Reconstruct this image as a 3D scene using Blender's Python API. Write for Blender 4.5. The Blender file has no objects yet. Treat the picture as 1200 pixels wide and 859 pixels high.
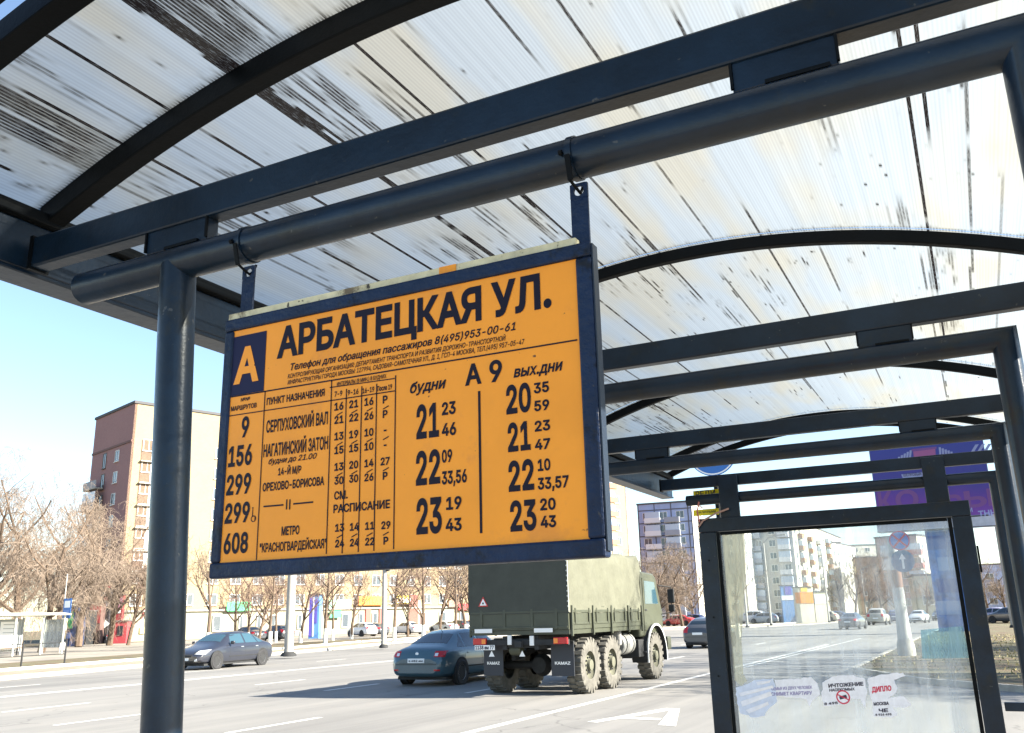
import bpy, math, random
from math import radians, sin, cos, pi, sqrt
from mathutils import Vector, Matrix
from mathutils.bvhtree import BVHTree
random.seed(7)
S = bpy.context.scene
C = S.collection

# ------------------------------------------------------------------ camera
EYE = 1.7
_a, _b, _c, FPX = radians(26.68), radians(15.69), radians(-1.42), 1048.0
cf = Vector((-sin(_a)*cos(_b), cos(_a)*cos(_b), sin(_b)))
_r0 = Vector((cos(_a), sin(_a), 0)); _u0 = _r0.cross(cf)
cr = cos(_c)*_r0 + sin(_c)*_u0
cu = -sin(_c)*_r0 + cos(_c)*_u0
cpos = Vector((0, 0, EYE))
cam = bpy.data.cameras.new('camera'); co = bpy.data.objects.new('camera', cam); C.objects.link(co)
co.matrix_world = Matrix(((cr.x, cu.x, -cf.x, 0), (cr.y, cu.y, -cf.y, 0), (cr.z, cu.z, -cf.z, EYE), (0, 0, 0, 1)))
cam.sensor_width = 36; cam.lens = 36*FPX/1200; cam.clip_start = 0.05; cam.clip_end = 6000
S.camera = co

# ------------------------------------------------------------------ light
SUN_EL, SUN_AZ = radians(29), radians(79)          # azimuth from +Y towards +X
w = bpy.data.worlds.new('World'); S.world = w; w.use_nodes = True
nt = w.node_tree; bg = nt.nodes['Background']
sky = nt.nodes.new('ShaderNodeTexSky'); sky.sky_type = 'NISHITA'; sky.sun_disc = False
sky.sun_elevation = SUN_EL; sky.sun_rotation = SUN_AZ; sky.air_density = 1.0; sky.dust_density = 0.15; sky.ozone_density = 1.5
nt.links.new(sky.outputs[0], bg.inputs[0]); bg.inputs[1].default_value = 0.068
sl = bpy.data.lights.new('sun', 'SUN'); so = bpy.data.objects.new('sun', sl); C.objects.link(so)
sl.energy = 5.0; sl.angle = radians(0.5); sl.color = (1.0, 0.93, 0.80)
sd = Vector((sin(SUN_AZ)*cos(SUN_EL), cos(SUN_AZ)*cos(SUN_EL), sin(SUN_EL)))
so.rotation_euler = sd.to_track_quat('Z', 'Y').to_euler()
S.view_settings.view_transform = 'Standard'; S.view_settings.look = 'None'
S.view_settings.gamma = 1.0; S.view_settings.exposure = 2.22
S.render.engine = 'CYCLES'
S.cycles.max_bounces = 8; S.cycles.transparent_max_bounces = 16

# ------------------------------------------------------------------ survey helpers (points of the place)
def ray(x, y): return cf + (x-600)/FPX*cr - (y-429.5)/FPX*cu
def aty(x, y, Y): d = ray(x, y); return cpos + d*(Y/d.y)
def P(x, y, D): return cpos + ray(x, y)*D
def G(px, D, z=0.0):                                # ground point at bearing px, depth D
    t = (z-EYE)/D
    k = (cf.z + (px-600)/FPX*cr.z - t)/cu.z
    return cpos + D*(cf + (px-600)/FPX*cr - k*cu)
def seen(p):
    q = p-cpos; d = q.dot(cf)
    if d < .1: return (-9999, -9999)
    return (600+FPX*q.dot(cr)/d, 429.5-FPX*q.dot(cu)/d)

# ------------------------------------------------------------------ materials
class N:
    def __init__(s, name):
        s.m = bpy.data.materials.new(name); s.m.use_nodes = True
        s.t = s.m.node_tree; s.b = s.t.nodes['Principled BSDF']; s.out = s.t.nodes['Material Output']
    def n(s, typ, **kw):
        o = s.t.nodes.new('ShaderNode'+typ)
        for k, v in kw.items(): setattr(o, k, v)
        return o
    def l(s, a, b): s.t.links.new(a, b)
    def val(s, inp, v):
        if hasattr(v, 'links'): s.l(v, inp)
        else: inp.default_value = v
    def math(s, op, a, b=0.0, c=None, clamp=False):
        o = s.n('Math', operation=op, use_clamp=clamp); s.val(o.inputs[0], a); s.val(o.inputs[1], b)
        if c is not None: s.val(o.inputs[2], c)
        return o.outputs[0]
    def coord(s, kind='Object', scale=(1, 1, 1)):
        t = s.n('TexCoord'); m = s.n('Mapping'); m.inputs['Scale'].default_value = scale
        s.l(t.outputs[kind], m.inputs[0]); return m.outputs[0]
    def noise(s, co_, scale=5, detail=4, rough=.6):
        o = s.n('TexNoise'); o.inputs['Scale'].default_value = scale; o.inputs['Detail'].default_value = detail
        o.inputs['Roughness'].default_value = rough; s.l(co_, o.inputs['Vector']); return o.outputs[0]
    def ramp(s, f, stops):
        o = s.n('ValToRGB'); s.l(f, o.inputs[0]); e = o.color_ramp.elements
        while len(e) < len(stops): e.new(.5)
        for el, (p, c_) in zip(e, stops):
            el.position = p; el.color = c_ if len(c_) == 4 else (*c_, 1)
        return o.outputs[0]
    def mix(s, f, a, b):
        o = s.n('MixRGB'); s.val(o.inputs[0], f); s.val(o.inputs[1], a); s.val(o.inputs[2], b); return o.outputs[0]
    def bump(s, h, st=.3, dist=.01):
        o = s.n('Bump'); o.inputs['Strength'].default_value = st; o.inputs['Distance'].default_value = dist
        s.l(h, o.inputs['Height']); s.l(o.outputs[0], s.b.inputs['Normal'])
def c4(c_): return (*c_, 1) if len(c_) == 3 else c_

def mat(name, col, rough=.6, metal=0.0, var=.0, vscale=6, bump=0, bscale=60, bdist=.004, kind='Object', spec=None, coat=0, stain=None, stscale=3):
    k = N(name); k.b.inputs['Roughness'].default_value = rough; k.b.inputs['Metallic'].default_value = metal
    if spec is not None: k.b.inputs['Specular IOR Level'].default_value = spec
    if coat: k.b.inputs['Coat Weight'].default_value = coat; k.b.inputs['Coat Roughness'].default_value = .06
    cc = k.coord(kind)
    base = c4(col)
    if var:
        f = k.noise(cc, vscale, 6, .65)
        lo = tuple(max(0, c_*(1-var)) for c_ in col); hi = tuple(min(1, c_*(1+var)) for c_ in col)
        base = k.ramp(f, [(.3, lo), (.7, hi)])
    if stain:
        f = k.noise(cc, stscale, 8, .7); f = k.ramp(f, [(.56, (0, 0, 0)), (.66, (1, 1, 1))])
        base = k.mix(f, base, c4(stain))
    if hasattr(base, 'links'): k.l(base, k.b.inputs['Base Color'])
    else: k.b.inputs['Base Color'].default_value = base
    if bump: k.bump(k.noise(cc, bscale, 3, .6), bump, bdist)
    return k.m

M = {}
M['steel'] = mat('navy_painted_steel', (.0036, .0125, .028), .33, 0, .45, 5, .45, 42, .002, stain=(.010, .014, .018), stscale=7, spec=.34)
M['steel_dark'] = mat('dark_painted_steel', (.0015, .003, .005), .55, 0, .3, 9, .3, 70, .003, spec=.12)
M['sign_frame'] = mat('blue_sign_frame_paint', (.006, .017, .050), .45, 0, .35, 12, .6, 60, .005, stain=(.004, .006, .012), stscale=16, spec=.25)
M['orange'] = mat('orange_sign_film', (.86, .315, .02), .4, 0, .10, 3, .15, 30, .002, stain=(.74, .27, .03), stscale=5, spec=.3)
def speckle(m_, col, scale, th):
    k = N.__new__(N); k.m = m_; k.t = m_.node_tree; k.b = k.t.nodes['Principled BSDF']
    inp = k.b.inputs['Base Color']; src = inp.links[0].from_socket
    f = k.noise(k.coord('Object'), scale, 2, .5); g = k.noise(k.coord('Object'), 3.5, 3, .6)
    q = k.math('MULTIPLY', k.math('SUBTRACT', k.math('MULTIPLY_ADD', g, .3, f), th), 20, clamp=True)
    k.l(k.mix(q, src, c4(col)), inp)
M['ink'] = mat('dark_violet_ink', (.007, .005, .016), .5, spec=.2)
M['blue_ink'] = mat('navy_ink', (.008, .009, .045), .5, spec=.2)
M['cream_worn'] = mat('worn_cream_paint', (.62, .56, .36), .7, 0, .25, 20, .5, 60, .004, stain=(.16, .12, .07), stscale=14)
M['asphalt'] = None
M['white_paint'] = mat('road_marking_paint', (.60, .585, .54), .7, 0, .18, 3, .2, 80, .003, stain=(.22, .21, .195), stscale=7)
M['black'] = mat('black_rubber', (.02, .02, .022), .8, 0, .3, 8, .3, 40)
M['tyre_dusty'] = mat('dusty_tyre', (.10, .095, .082), .9, 0, .4, 6, .4, 30)
M['dark'] = mat('dark_underbody', (.018, .019, .02), .8, 0, .4, 5)
M['olive'] = mat('olive_truck_paint', (.047, .052, .033), .5, 0, .2, 3, .2, 20)
M['canvas'] = mat('olive_canvas', (.100, .102, .072), .9, 0, .16, 2.2, .5, 7, .03)
M['white'] = mat('white_gloss', (.8, .8, .78), .45)
M['red_lamp'] = mat('red_lamp_plastic', (.45, .015, .02), .25)
M['amber_lamp'] = mat('amber_lamp_plastic', (.75, .22, .03), .25)
M['clear_lamp'] = mat('clear_lamp_glass', (.75, .78, .8), .12, .2)
M['chrome'] = mat('silver_trim', (.55, .56, .57), .3, .8)
M['rim'] = mat('alloy_rim', (.5, .5, .51), .35, .6)
M['carglass'] = mat('car_glass', (.012, .02, .028), .06, 0, spec=.9)
M['carglass_sky'] = mat('car_windscreen_glass', (.035, .075, .10), .08, 0, spec=.7)  # reflected sky put into the blue base colour
M['concrete'] = mat('concrete', (.36, .34, .30), .85, 0, .2, 3, .3, 20, .01, stain=(.22, .2, .17), stscale=2)
M['kerb'] = mat('kerb_concrete', (.36, .33, .28), .9, 0, .2, 4, .3, 20, .01)
M['kerb_white'] = mat('whitewashed_kerb', (.72, .69, .6), .9, 0, .15, 5, .2, 20, .01)
M['pavement'] = mat('pavement_asphalt', (.24, .20, .145), .92, 0, .2, 1.2, .3, 30, .01)
M['bark'] = mat('bare_bark', (.115, .08, .055), .9, 0, .3, 6, .5, 20, .02)
M['twig'] = mat('tan_twigs', (.185, .140, .105), .9, 0, .2, 2)
M['twig2'] = mat('reddish_twigs', (.17, .112, .085), .9, 0, .2, 2)
M['whitewash'] = mat('trunk_whitewash', (.75, .73, .66), .9, 0, .1, 6)
M['glass_win'] = mat('window_glass', (.07, .09, .11), .1, 0, spec=.8)
M['win_frame'] = mat('window_frame_white', (.72, .71, .68), .6)
M['win_brown'] = mat('window_frame_brown', (.12, .075, .05), .7)

speckle(M['orange'], (.16, .07, .02), 75, .90); speckle(M['steel'], (.05, .055, .06), 60, .885); speckle(M['sign_frame'], (.05, .05, .055), 80, .89); speckle(M['cream_worn'], (.05, .04, .03), 55, .82)
def asphalt():
    k = N('sun_bleached_asphalt'); cc = k.coord('Object'); k.b.inputs['Roughness'].default_value = .85
    big = k.noise(cc, .12, 5, .6)
    st = k.noise(k.coord('Object', (1.1, .035, 1)), 1.0, 6, .65)     # tyre streaks along the road
    fine = k.noise(cc, 35, 4, .8)
    f = k.math('ADD', k.math('MULTIPLY', big, .35), k.math('ADD', k.math('MULTIPLY', st, .45), k.math('MULTIPLY', fine, .2)))
    col = k.ramp(f, [(.36, (.12, .115, .108)), (.5, (.185, .178, .165)), (.64, (.245, .232, .21))])
    v = k.n('TexVoronoi', feature='DISTANCE_TO_EDGE'); v.inputs['Scale'].default_value = .35
    wv = k.n('VectorMath', operation='ADD'); k.l(cc, wv.inputs[0])
    nz = k.n('TexNoise'); nz.inputs['Scale'].default_value = 1.3; k.l(cc, nz.inputs['Vector']); k.l(nz.outputs[1], wv.inputs[1])
    k.l(wv.outputs[0], v.inputs['Vector'])
    cr_ = k.ramp(v.outputs['Distance'], [(0, (1, 1, 1)), (.012, (0, 0, 0))])
    msk = k.math('GREATER_THAN', k.noise(cc, .25, 2, .5), .52)
    col = k.mix(k.math('MULTIPLY', k.math('MULTIPLY', cr_, msk), .55), col, (.06, .058, .055, 1))
    oil = k.math('MULTIPLY', k.math('SUBTRACT', k.noise(k.coord('Object', (.9, .16, 1)), 1, 5, .7), .60), 7, clamp=True)
    col = k.mix(k.math('MULTIPLY', oil, .38), col, (.07, .068, .064, 1))
    pt = k.n('TexVoronoi', feature='F1', distance='CHEBYCHEV'); pt.inputs['Scale'].default_value = .11; k.l(cc, pt.inputs['Vector'])
    sc_ = k.n('SeparateColor'); k.l(pt.outputs['Color'], sc_.inputs[0])
    patch_ = k.math('MULTIPLY', k.math('GREATER_THAN', sc_.outputs[0], .80), k.math('LESS_THAN', pt.outputs['Distance'], .33))
    col = k.mix(k.math('MULTIPLY', patch_, .30), col, (.10, .098, .092, 1))
    k.l(col, k.b.inputs['Base Color']); k.bump(fine, .35, .006)
    return k.m
M['asphalt'] = asphalt()

def earth():
    k = N('late_winter_verge'); cc = k.coord('Object'); k.b.inputs['Roughness'].default_value = .95
    f = k.noise(cc, .5, 8, .7); f2 = k.noise(cc, 14, 5, .8)
    g = k.math('ADD', k.math('MULTIPLY', f, .7), k.math('MULTIPLY', f2, .3))
    col = k.ramp(g, [(.36, (.075, .05, .03)), (.46, (.13, .092, .055)), (.54, (.105, .10, .048)), (.66, (.20, .16, .10))])
    k.l(col, k.b.inputs['Base Color']); k.bump(f2, .8, .04); return k.m
M['earth'] = earth()

def brick(name, c1, c2, mortar, scale=1.0):
    k = N(name); k.b.inputs['Roughness'].default_value = .9
    tc = k.n('TexCoord'); b = k.n('TexBrick'); b.inputs['Scale'].default_value = scale
    b.inputs['Color1'].default_value = c4(c1); b.inputs['Color2'].default_value = c4(c2); b.inputs['Mortar'].default_value = c4(mortar)
    b.inputs['Mortar Size'].default_value = .02
    k.l(tc.outputs['UV'], b.inputs['Vector'])
    f = k.noise(k.coord('Object'), .35, 6, .7)
    col = k.mix(.35, b.outputs[0], k.mix(f, tuple(x*.7 for x in c1)+(1,), tuple(min(1, x*1.35) for x in c1)+(1,)))
    k.l(col, k.b.inputs['Base Color']); return k.m
M['brick_red'] = brick('red_brown_brick', (.27, .135, .13), (.31, .165, .155), (.32, .23, .22), 1.6)
M['brick_pale'] = brick('pale_yellow_brick', (.27, .21, .12), (.30, .235, .14), (.28, .24, .18), 1.6)
M['render_pale'] = mat('pale_render', (.50, .46, .35), .9, 0, .1, .5)
M['panel_white'] = mat('white_panel', (.55, .52, .45), .9, 0, .08, .3)
M['panel_blue'] = mat('bluish_grey_panel', (.28, .34, .52), .8, 0, .12, .4)
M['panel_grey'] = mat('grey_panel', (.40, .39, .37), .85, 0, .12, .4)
M['panel_pink'] = mat('pinkish_panel', (.46, .33, .30), .9, 0, .12, .4)
M['panel_brown'] = mat('brown_brick_panel', (.30, .21, .15), .9, 0, .15, .4)
M['joint'] = mat('dark_panel_joint', (.10, .10, .12), .9)
M['roofing'] = mat('dark_roofing', (.08, .08, .085), .9)

def plain(name, col, rough=.6, **kw):
    if name not in M: M[name] = mat(name, col, rough, **kw)
    return M[name]

PIT = .0088                                          # flute pitch of the twin-wall sheet
def polycarb():
    k = N('dirty_twinwall_polycarbonate')
    tc = k.n('TexCoord'); sx = k.n('SeparateXYZ'); k.l(tc.outputs['UV'], sx.inputs[0]); u, v = sx.outputs[0], sx.outputs[1]
    def vec(a, b, c_=0.0):
        o = k.n('CombineXYZ'); k.l(k.math('MULTIPLY', u, a), o.inputs[0]); k.l(k.math('MULTIPLY', v, b), o.inputs[1]); o.inputs[2].default_value = c_; return o.outputs[0]
    at = k.n('Attribute'); at.attribute_name = 'grime'; sp_ = k.n('SeparateColor'); k.l(at.outputs['Color'], sp_.inputs[0])
    fl = k.math('MULTIPLY_ADD', k.math('SINE', k.math('MULTIPLY', u, 2*pi/PIT)), .5, .5)
    grain = k.noise(vec(420, 30, 3), 1, 3, .7)
    dirt = k.math('MULTIPLY', sp_.outputs[0], k.math('MULTIPLY_ADD', grain, 1.3, .38), clamp=True)
    dirt = k.math('MULTIPLY', dirt, k.math('MAXIMUM', k.math('MULTIPLY_ADD', fl, 1.5, .25, clamp=True), sp_.outputs[2]), clamp=True)
    base = k.mix(sp_.outputs[1], (.330, .366, .388, 1), (.372, .358, .300, 1))
    tone = k.math('MULTIPLY_ADD', fl, .12, k.math('MULTIPLY_ADD', k.noise(vec(60, .6), 1, 3, .6), .34, .74))
    vm = k.n('VectorMath', operation='SCALE'); k.l(base, vm.inputs[0]); k.l(tone, vm.inputs['Scale'])
    col = k.mix(dirt, vm.outputs[0], (.006, .005, .005, 1))
    k.t.nodes.remove(k.b)
    tr = k.n('BsdfTranslucent'); k.l(col, tr.inputs[0])
    df = k.n('BsdfDiffuse'); k.l(col, df.inputs[0])
    tp = k.n('BsdfTransparent'); k.l(k.mix(.5, col, (.26, .28, .29, 1)), tp.inputs[0])
    gl = k.n('BsdfGlossy'); gl.inputs['Roughness'].default_value = .18
    a = k.n('MixShader'); a.inputs[0].default_value = .22; k.l(tr.outputs[0], a.inputs[1]); k.l(df.outputs[0], a.inputs[2])
    b = k.n('MixShader'); k.l(k.math('MULTIPLY', k.math('SUBTRACT', 1.0, dirt), .38), b.inputs[0]); k.l(a.outputs[0], b.inputs[1]); k.l(tp.outputs[0], b.inputs[2])
    c_ = k.n('MixShader'); c_.inputs[0].default_value = .04; k.l(b.outputs[0], c_.inputs[1]); k.l(gl.outputs[0], c_.inputs[2])
    k.l(c_.outputs[0], k.out.inputs[0])
    return k.m
M['polycarb'] = polycarb()

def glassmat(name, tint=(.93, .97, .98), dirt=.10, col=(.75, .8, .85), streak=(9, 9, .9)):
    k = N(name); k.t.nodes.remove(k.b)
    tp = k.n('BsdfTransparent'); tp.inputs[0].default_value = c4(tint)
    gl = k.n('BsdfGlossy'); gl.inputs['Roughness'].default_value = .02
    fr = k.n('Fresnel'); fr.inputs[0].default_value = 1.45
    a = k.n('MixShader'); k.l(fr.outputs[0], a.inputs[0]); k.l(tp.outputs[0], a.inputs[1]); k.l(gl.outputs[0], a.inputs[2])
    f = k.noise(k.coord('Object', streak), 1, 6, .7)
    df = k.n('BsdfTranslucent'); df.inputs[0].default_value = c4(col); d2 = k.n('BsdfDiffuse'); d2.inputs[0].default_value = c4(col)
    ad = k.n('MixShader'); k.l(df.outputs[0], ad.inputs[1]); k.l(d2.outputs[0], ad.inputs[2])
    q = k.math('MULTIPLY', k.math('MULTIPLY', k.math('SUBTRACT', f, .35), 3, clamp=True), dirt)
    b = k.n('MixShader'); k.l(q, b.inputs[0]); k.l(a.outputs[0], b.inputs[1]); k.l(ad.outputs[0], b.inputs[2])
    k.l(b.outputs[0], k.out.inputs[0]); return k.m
M['glass'] = glassmat('smeared_shelter_glass', dirt=.36)  # smears are partly dirt, partly imitated reflections and haze
M['film'] = glassmat('cream_film_on_glass', (.9, .9, .85), .85, (.9, .88, .75), (3, 3, .6))  # cream strip imitating a pale pole reflected in the pane
M['sticker_blue'] = glassmat('faded_blue_sticker', (.75, .9, .95), .75, (.5, .68, .74), (20, 20, 1.5))  # translucent pale blue with streaky variation

# ------------------------------------------------------------------ mesh builder
class MB:
    def __init__(s): s.v = []; s.f = []; s.m = []; s.uv = None
    def quad(s, *p, m=0):
        i = len(s.v); s.v += [Vector(q) for q in p]; s.f.append(tuple(range(i, i+len(p)))); s.m.append(m); return s
    def box(s, lo, hi, m=0):
        x0, y0, z0 = lo; x1, y1, z1 = hi
        i = len(s.v)
        s.v += [Vector(q) for q in ((x0, y0, z0), (x1, y0, z0), (x1, y1, z0), (x0, y1, z0), (x0, y0, z1), (x1, y0, z1), (x1, y1, z1), (x0, y1, z1))]
        for f in ((0, 3, 2, 1), (4, 5, 6, 7), (0, 1, 5, 4), (1, 2, 6, 5), (2, 3, 7, 6), (3, 0, 4, 7)):
            s.f.append(tuple(i+j for j in f)); s.m.append(m)
        return s
    def obox(s, c, ax, ay, az, m=0):
        c = Vector(c); ax, ay, az = Vector(ax), Vector(ay), Vector(az); i = len(s.v)
        for dz in (-1, 1):
            for dx, dy in ((-1, -1), (1, -1), (1, 1), (-1, 1)): s.v.append(c+dx*ax+dy*ay+dz*az)
        for f in ((0, 3, 2, 1), (4, 5, 6, 7), (0, 1, 5, 4), (1, 2, 6, 5), (2, 3, 7, 6), (3, 0, 4, 7)):
            s.f.append(tuple(i+j for j in f)); s.m.append(m)
        return s
    def prism(s, pts, d, m=0):                       # planar polygon pts extruded by vector d
        d = Vector(d); n = len(pts); i = len(s.v)
        s.v += [Vector(p) for p in pts]+[Vector(p)+d for p in pts]
        s.f.append(tuple(i+j for j in range(n-1, -1, -1))); s.m.append(m)
        s.f.append(tuple(i+n+j for j in range(n))); s.m.append(m)
        for j in range(n):
            k = (j+1) % n; s.f.append((i+j, i+k, i+n+k, i+n+j)); s.m.append(m)
        return s
    def sweep(s, pts, r, seg=24, m=0, cap=True, up=None, ellip=1.0):
        pts = [Vector(p) for p in pts]; n = len(pts); rr = r if isinstance(r, (list, tuple)) else [r]*n
        base = len(s.v); d0 = (pts[1]-pts[0]).normalized()
        a = Vector(up) if up else (Vector((0, 0, 1)) if abs(d0.z) < .9 else Vector((0, 1, 0)))
        a = (a-d0*a.dot(d0)).normalized()
        for i, p in enumerate(pts):
            di = (pts[i]-pts[i-1]).normalized() if i > 0 else d0
            do = (pts[i+1]-pts[i]).normalized() if i < n-1 else di
            a = (a-di*a.dot(di)).normalized(); b = di.cross(a)
            nrm = (di+do).normalized()
            for j in range(seg):
                t = 2*pi*j/seg; q = a*cos(t)*rr[i]+b*sin(t)*rr[i]*ellip
                if 0 < i < n-1 and abs(nrm.dot(di)) > .2: q = q - di*(q.dot(nrm)/di.dot(nrm))
                s.v.append(p+q)
            a = (a-do*a.dot(do)); a = a.normalized() if a.length > 1e-4 else b
        for i in range(n-1):
            for j in range(seg):
                k = (j+1) % seg
                s.f.append((base+i*seg+j, base+i*seg+k, base+(i+1)*seg+k, base+(i+1)*seg+j)); s.m.append(m)
        if cap:
            s.f.append(tuple(base+j for j in range(seg-1, -1, -1))); s.m.append(m)
            s.f.append(tuple(base+(n-1)*seg+j for j in range(seg))); s.m.append(m)
        return s
    def rsweep(s, pts, w_, h_, side, m=0):           # rectangular section swept in a plane; side = constant width axis
        pts = [Vector(p) for p in pts]; n = len(pts); side = Vector(side).normalized(); base = len(s.v)
        for i, p in enumerate(pts):
            d = (pts[min(i+1, n-1)]-pts[max(i-1, 0)]).normalized(); up = side.cross(d).normalized()
            for a, b in ((-1, -1), (1, -1), (1, 1), (-1, 1)): s.v.append(p+side*a*w_/2+up*b*h_/2)
        for i in range(n-1):
            for j in range(4):
                k = (j+1) % 4; s.f.append((base+i*4+j, base+i*4+k, base+i*4+4+k, base+i*4+4+j)); s.m.append(m)
        s.f.append((base+3, base+2, base+1, base)); s.m.append(m)
        e = base+(n-1)*4; s.f.append((e, e+1, e+2, e+3)); s.m.append(m); return s
    def lathe(s, prof, c, axis, seg=24, m=0):        # prof [(radius, along)]
        c = Vector(c); ax = Vector(axis).normalized(); a = ax.orthogonal().normalized(); b = ax.cross(a); base = len(s.v); n = len(prof)
        for r_, t in prof:
            for j in range(seg):
                th = 2*pi*j/seg; s.v.append(c+ax*t+(a*cos(th)+b*sin(th))*max(r_, 1e-4))
        for i in range(n-1):
            for j in range(seg):
                k = (j+1) % seg; s.f.append((base+i*seg+j, base+i*seg+k, base+(i+1)*seg+k, base+(i+1)*seg+j)); s.m.append(m)
        return s
    def build(s, name, mats, parent=None, world=False, smooth=None, bevel=0, sol=0):
        if world and parent is not None:
            o_ = parent
            off = Vector((0, 0, 0))
            while o_ is not None: off += Vector(o_.location); o_ = o_.parent
            s.v = [v-off for v in s.v]
        me = bpy.data.meshes.new(name); me.from_pydata([tuple(v) for v in s.v], [], s.f)
        if not isinstance(mats, (list, tuple)): mats = [mats]
        for mm in mats: me.materials.append(mm)
        if len(mats) > 1: me.polygons.foreach_set('material_index', s.m)
        if s.uv:
            uvl = me.uv_layers.new(name='UVMap')
            for lp in me.loops: uvl.data[lp.index].uv = s.uv[lp.vertex_index]
        me.validate(); me.update()
        if smooth is not None:
            me.shade_smooth(); me.set_sharp_from_angle(angle=radians(smooth))
        o = bpy.data.objects.new(name, me); C.objects.link(o)
        if parent is not None: o.parent = parent
        if bevel:
            b = o.modifiers.new('bevel', 'BEVEL'); b.width = bevel; b.segments = 2; b.limit_method = 'ANGLE'
        return o
def thing(name, label, cat, loc=(0, 0, 0), rz=0, group=None):
    o = bpy.data.objects.new(name, None); C.objects.link(o); o.location = loc; o.rotation_euler = (0, 0, rz)
    o.empty_display_size = .2; o['label'] = label; o['category'] = cat
    if group: o['group'] = group
    return o
def tag(o, label, cat, group=None):
    o['label'] = label; o['category'] = cat
    if group: o['group'] = group
    return o
def struct(o): o['kind'] = 'structure'; return o
KIDS = {}
def kids(o): return [x for x in C.objects if x.parent == o] if o.name not in KIDS else KIDS[o.name]
def dup(root, loc, rz, label, group=None, paint=None):
    def cp(o, par):
        c_ = o.copy(); C.objects.link(c_); c_.parent = par
        if paint and o.name.split('.')[0] in ('body', 'roof_skin') and o.data:
            c_.data = o.data.copy(); c_.data.materials[0] = paint
        for ch in list(o.children): cp(ch, c_)
        return c_
    r_ = cp(root, None); r_.location = loc; r_.rotation_euler = (0, 0, rz); r_['label'] = label
    if group: r_['group'] = group
    return r_

# ------------------------------------------------------------------ lettering
import os
try: FONT = bpy.data.fonts.load(os.path.join(bpy.utils.system_resource('DATAFILES'), 'fonts', 'Inter.woff2'))   # the font Blender ships for its own interface
except Exception: FONT = None
_GL = {}; _GC = {}
def fill_glyph(ls):
    E_2 = []; ys = set()
    for l in ls:
        for i in range(len(l)):
            a, b = l[i-1], l[i]; ys.add(round(b[1], 5))
            if abs(a[1]-b[1]) > 1e-6: E_2.append((a, b) if a[1] < b[1] else (b, a)); E_2[-1] = (*E_2[-1], 1 if a[1] < b[1] else -1)
    for i in range(len(E_2)):
        a, b, _ = E_2[i]
        for j in range(i):
            c_, d, _ = E_2[j]
            if max(a[0], b[0]) < min(c_[0], d[0]) or max(c_[0], d[0]) < min(a[0], b[0]) or a[1] > d[1] or c_[1] > b[1]: continue
            m1 = (b[0]-a[0])/(b[1]-a[1]); m2 = (d[0]-c_[0])/(d[1]-c_[1])
            if abs(m1-m2) < 1e-9: continue
            y = (c_[0]-m2*c_[1]-a[0]+m1*a[1])/(m1-m2)
            if max(a[1], c_[1]) < y < min(b[1], d[1]): ys.add(round(y, 5))
    ys = sorted(ys); V_ = []; F_ = []
    for y0, y1 in zip(ys, ys[1:]):
        if y1-y0 < 2e-5: continue
        ym = (y0+y1)/2; cr_ = []
        for a, b, wd in E_2:
            if a[1] < ym < b[1]:
                m_ = (b[0]-a[0])/(b[1]-a[1]); cr_.append((a[0]+m_*(ym-a[1]), a[0]+m_*(y0-a[1]), a[0]+m_*(y1-a[1]), wd))
        cr_.sort(); w_ = 0
        for q in cr_:
            if w_ == 0: st_ = q
            w_ += q[3]
            if w_ == 0:
                i = len(V_); V_ += [(st_[1], y0), (q[1], y0), (q[2], y1), (st_[2], y1)]; F_.append((i, i+1, i+2, i+3))
    return V_, F_
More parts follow.
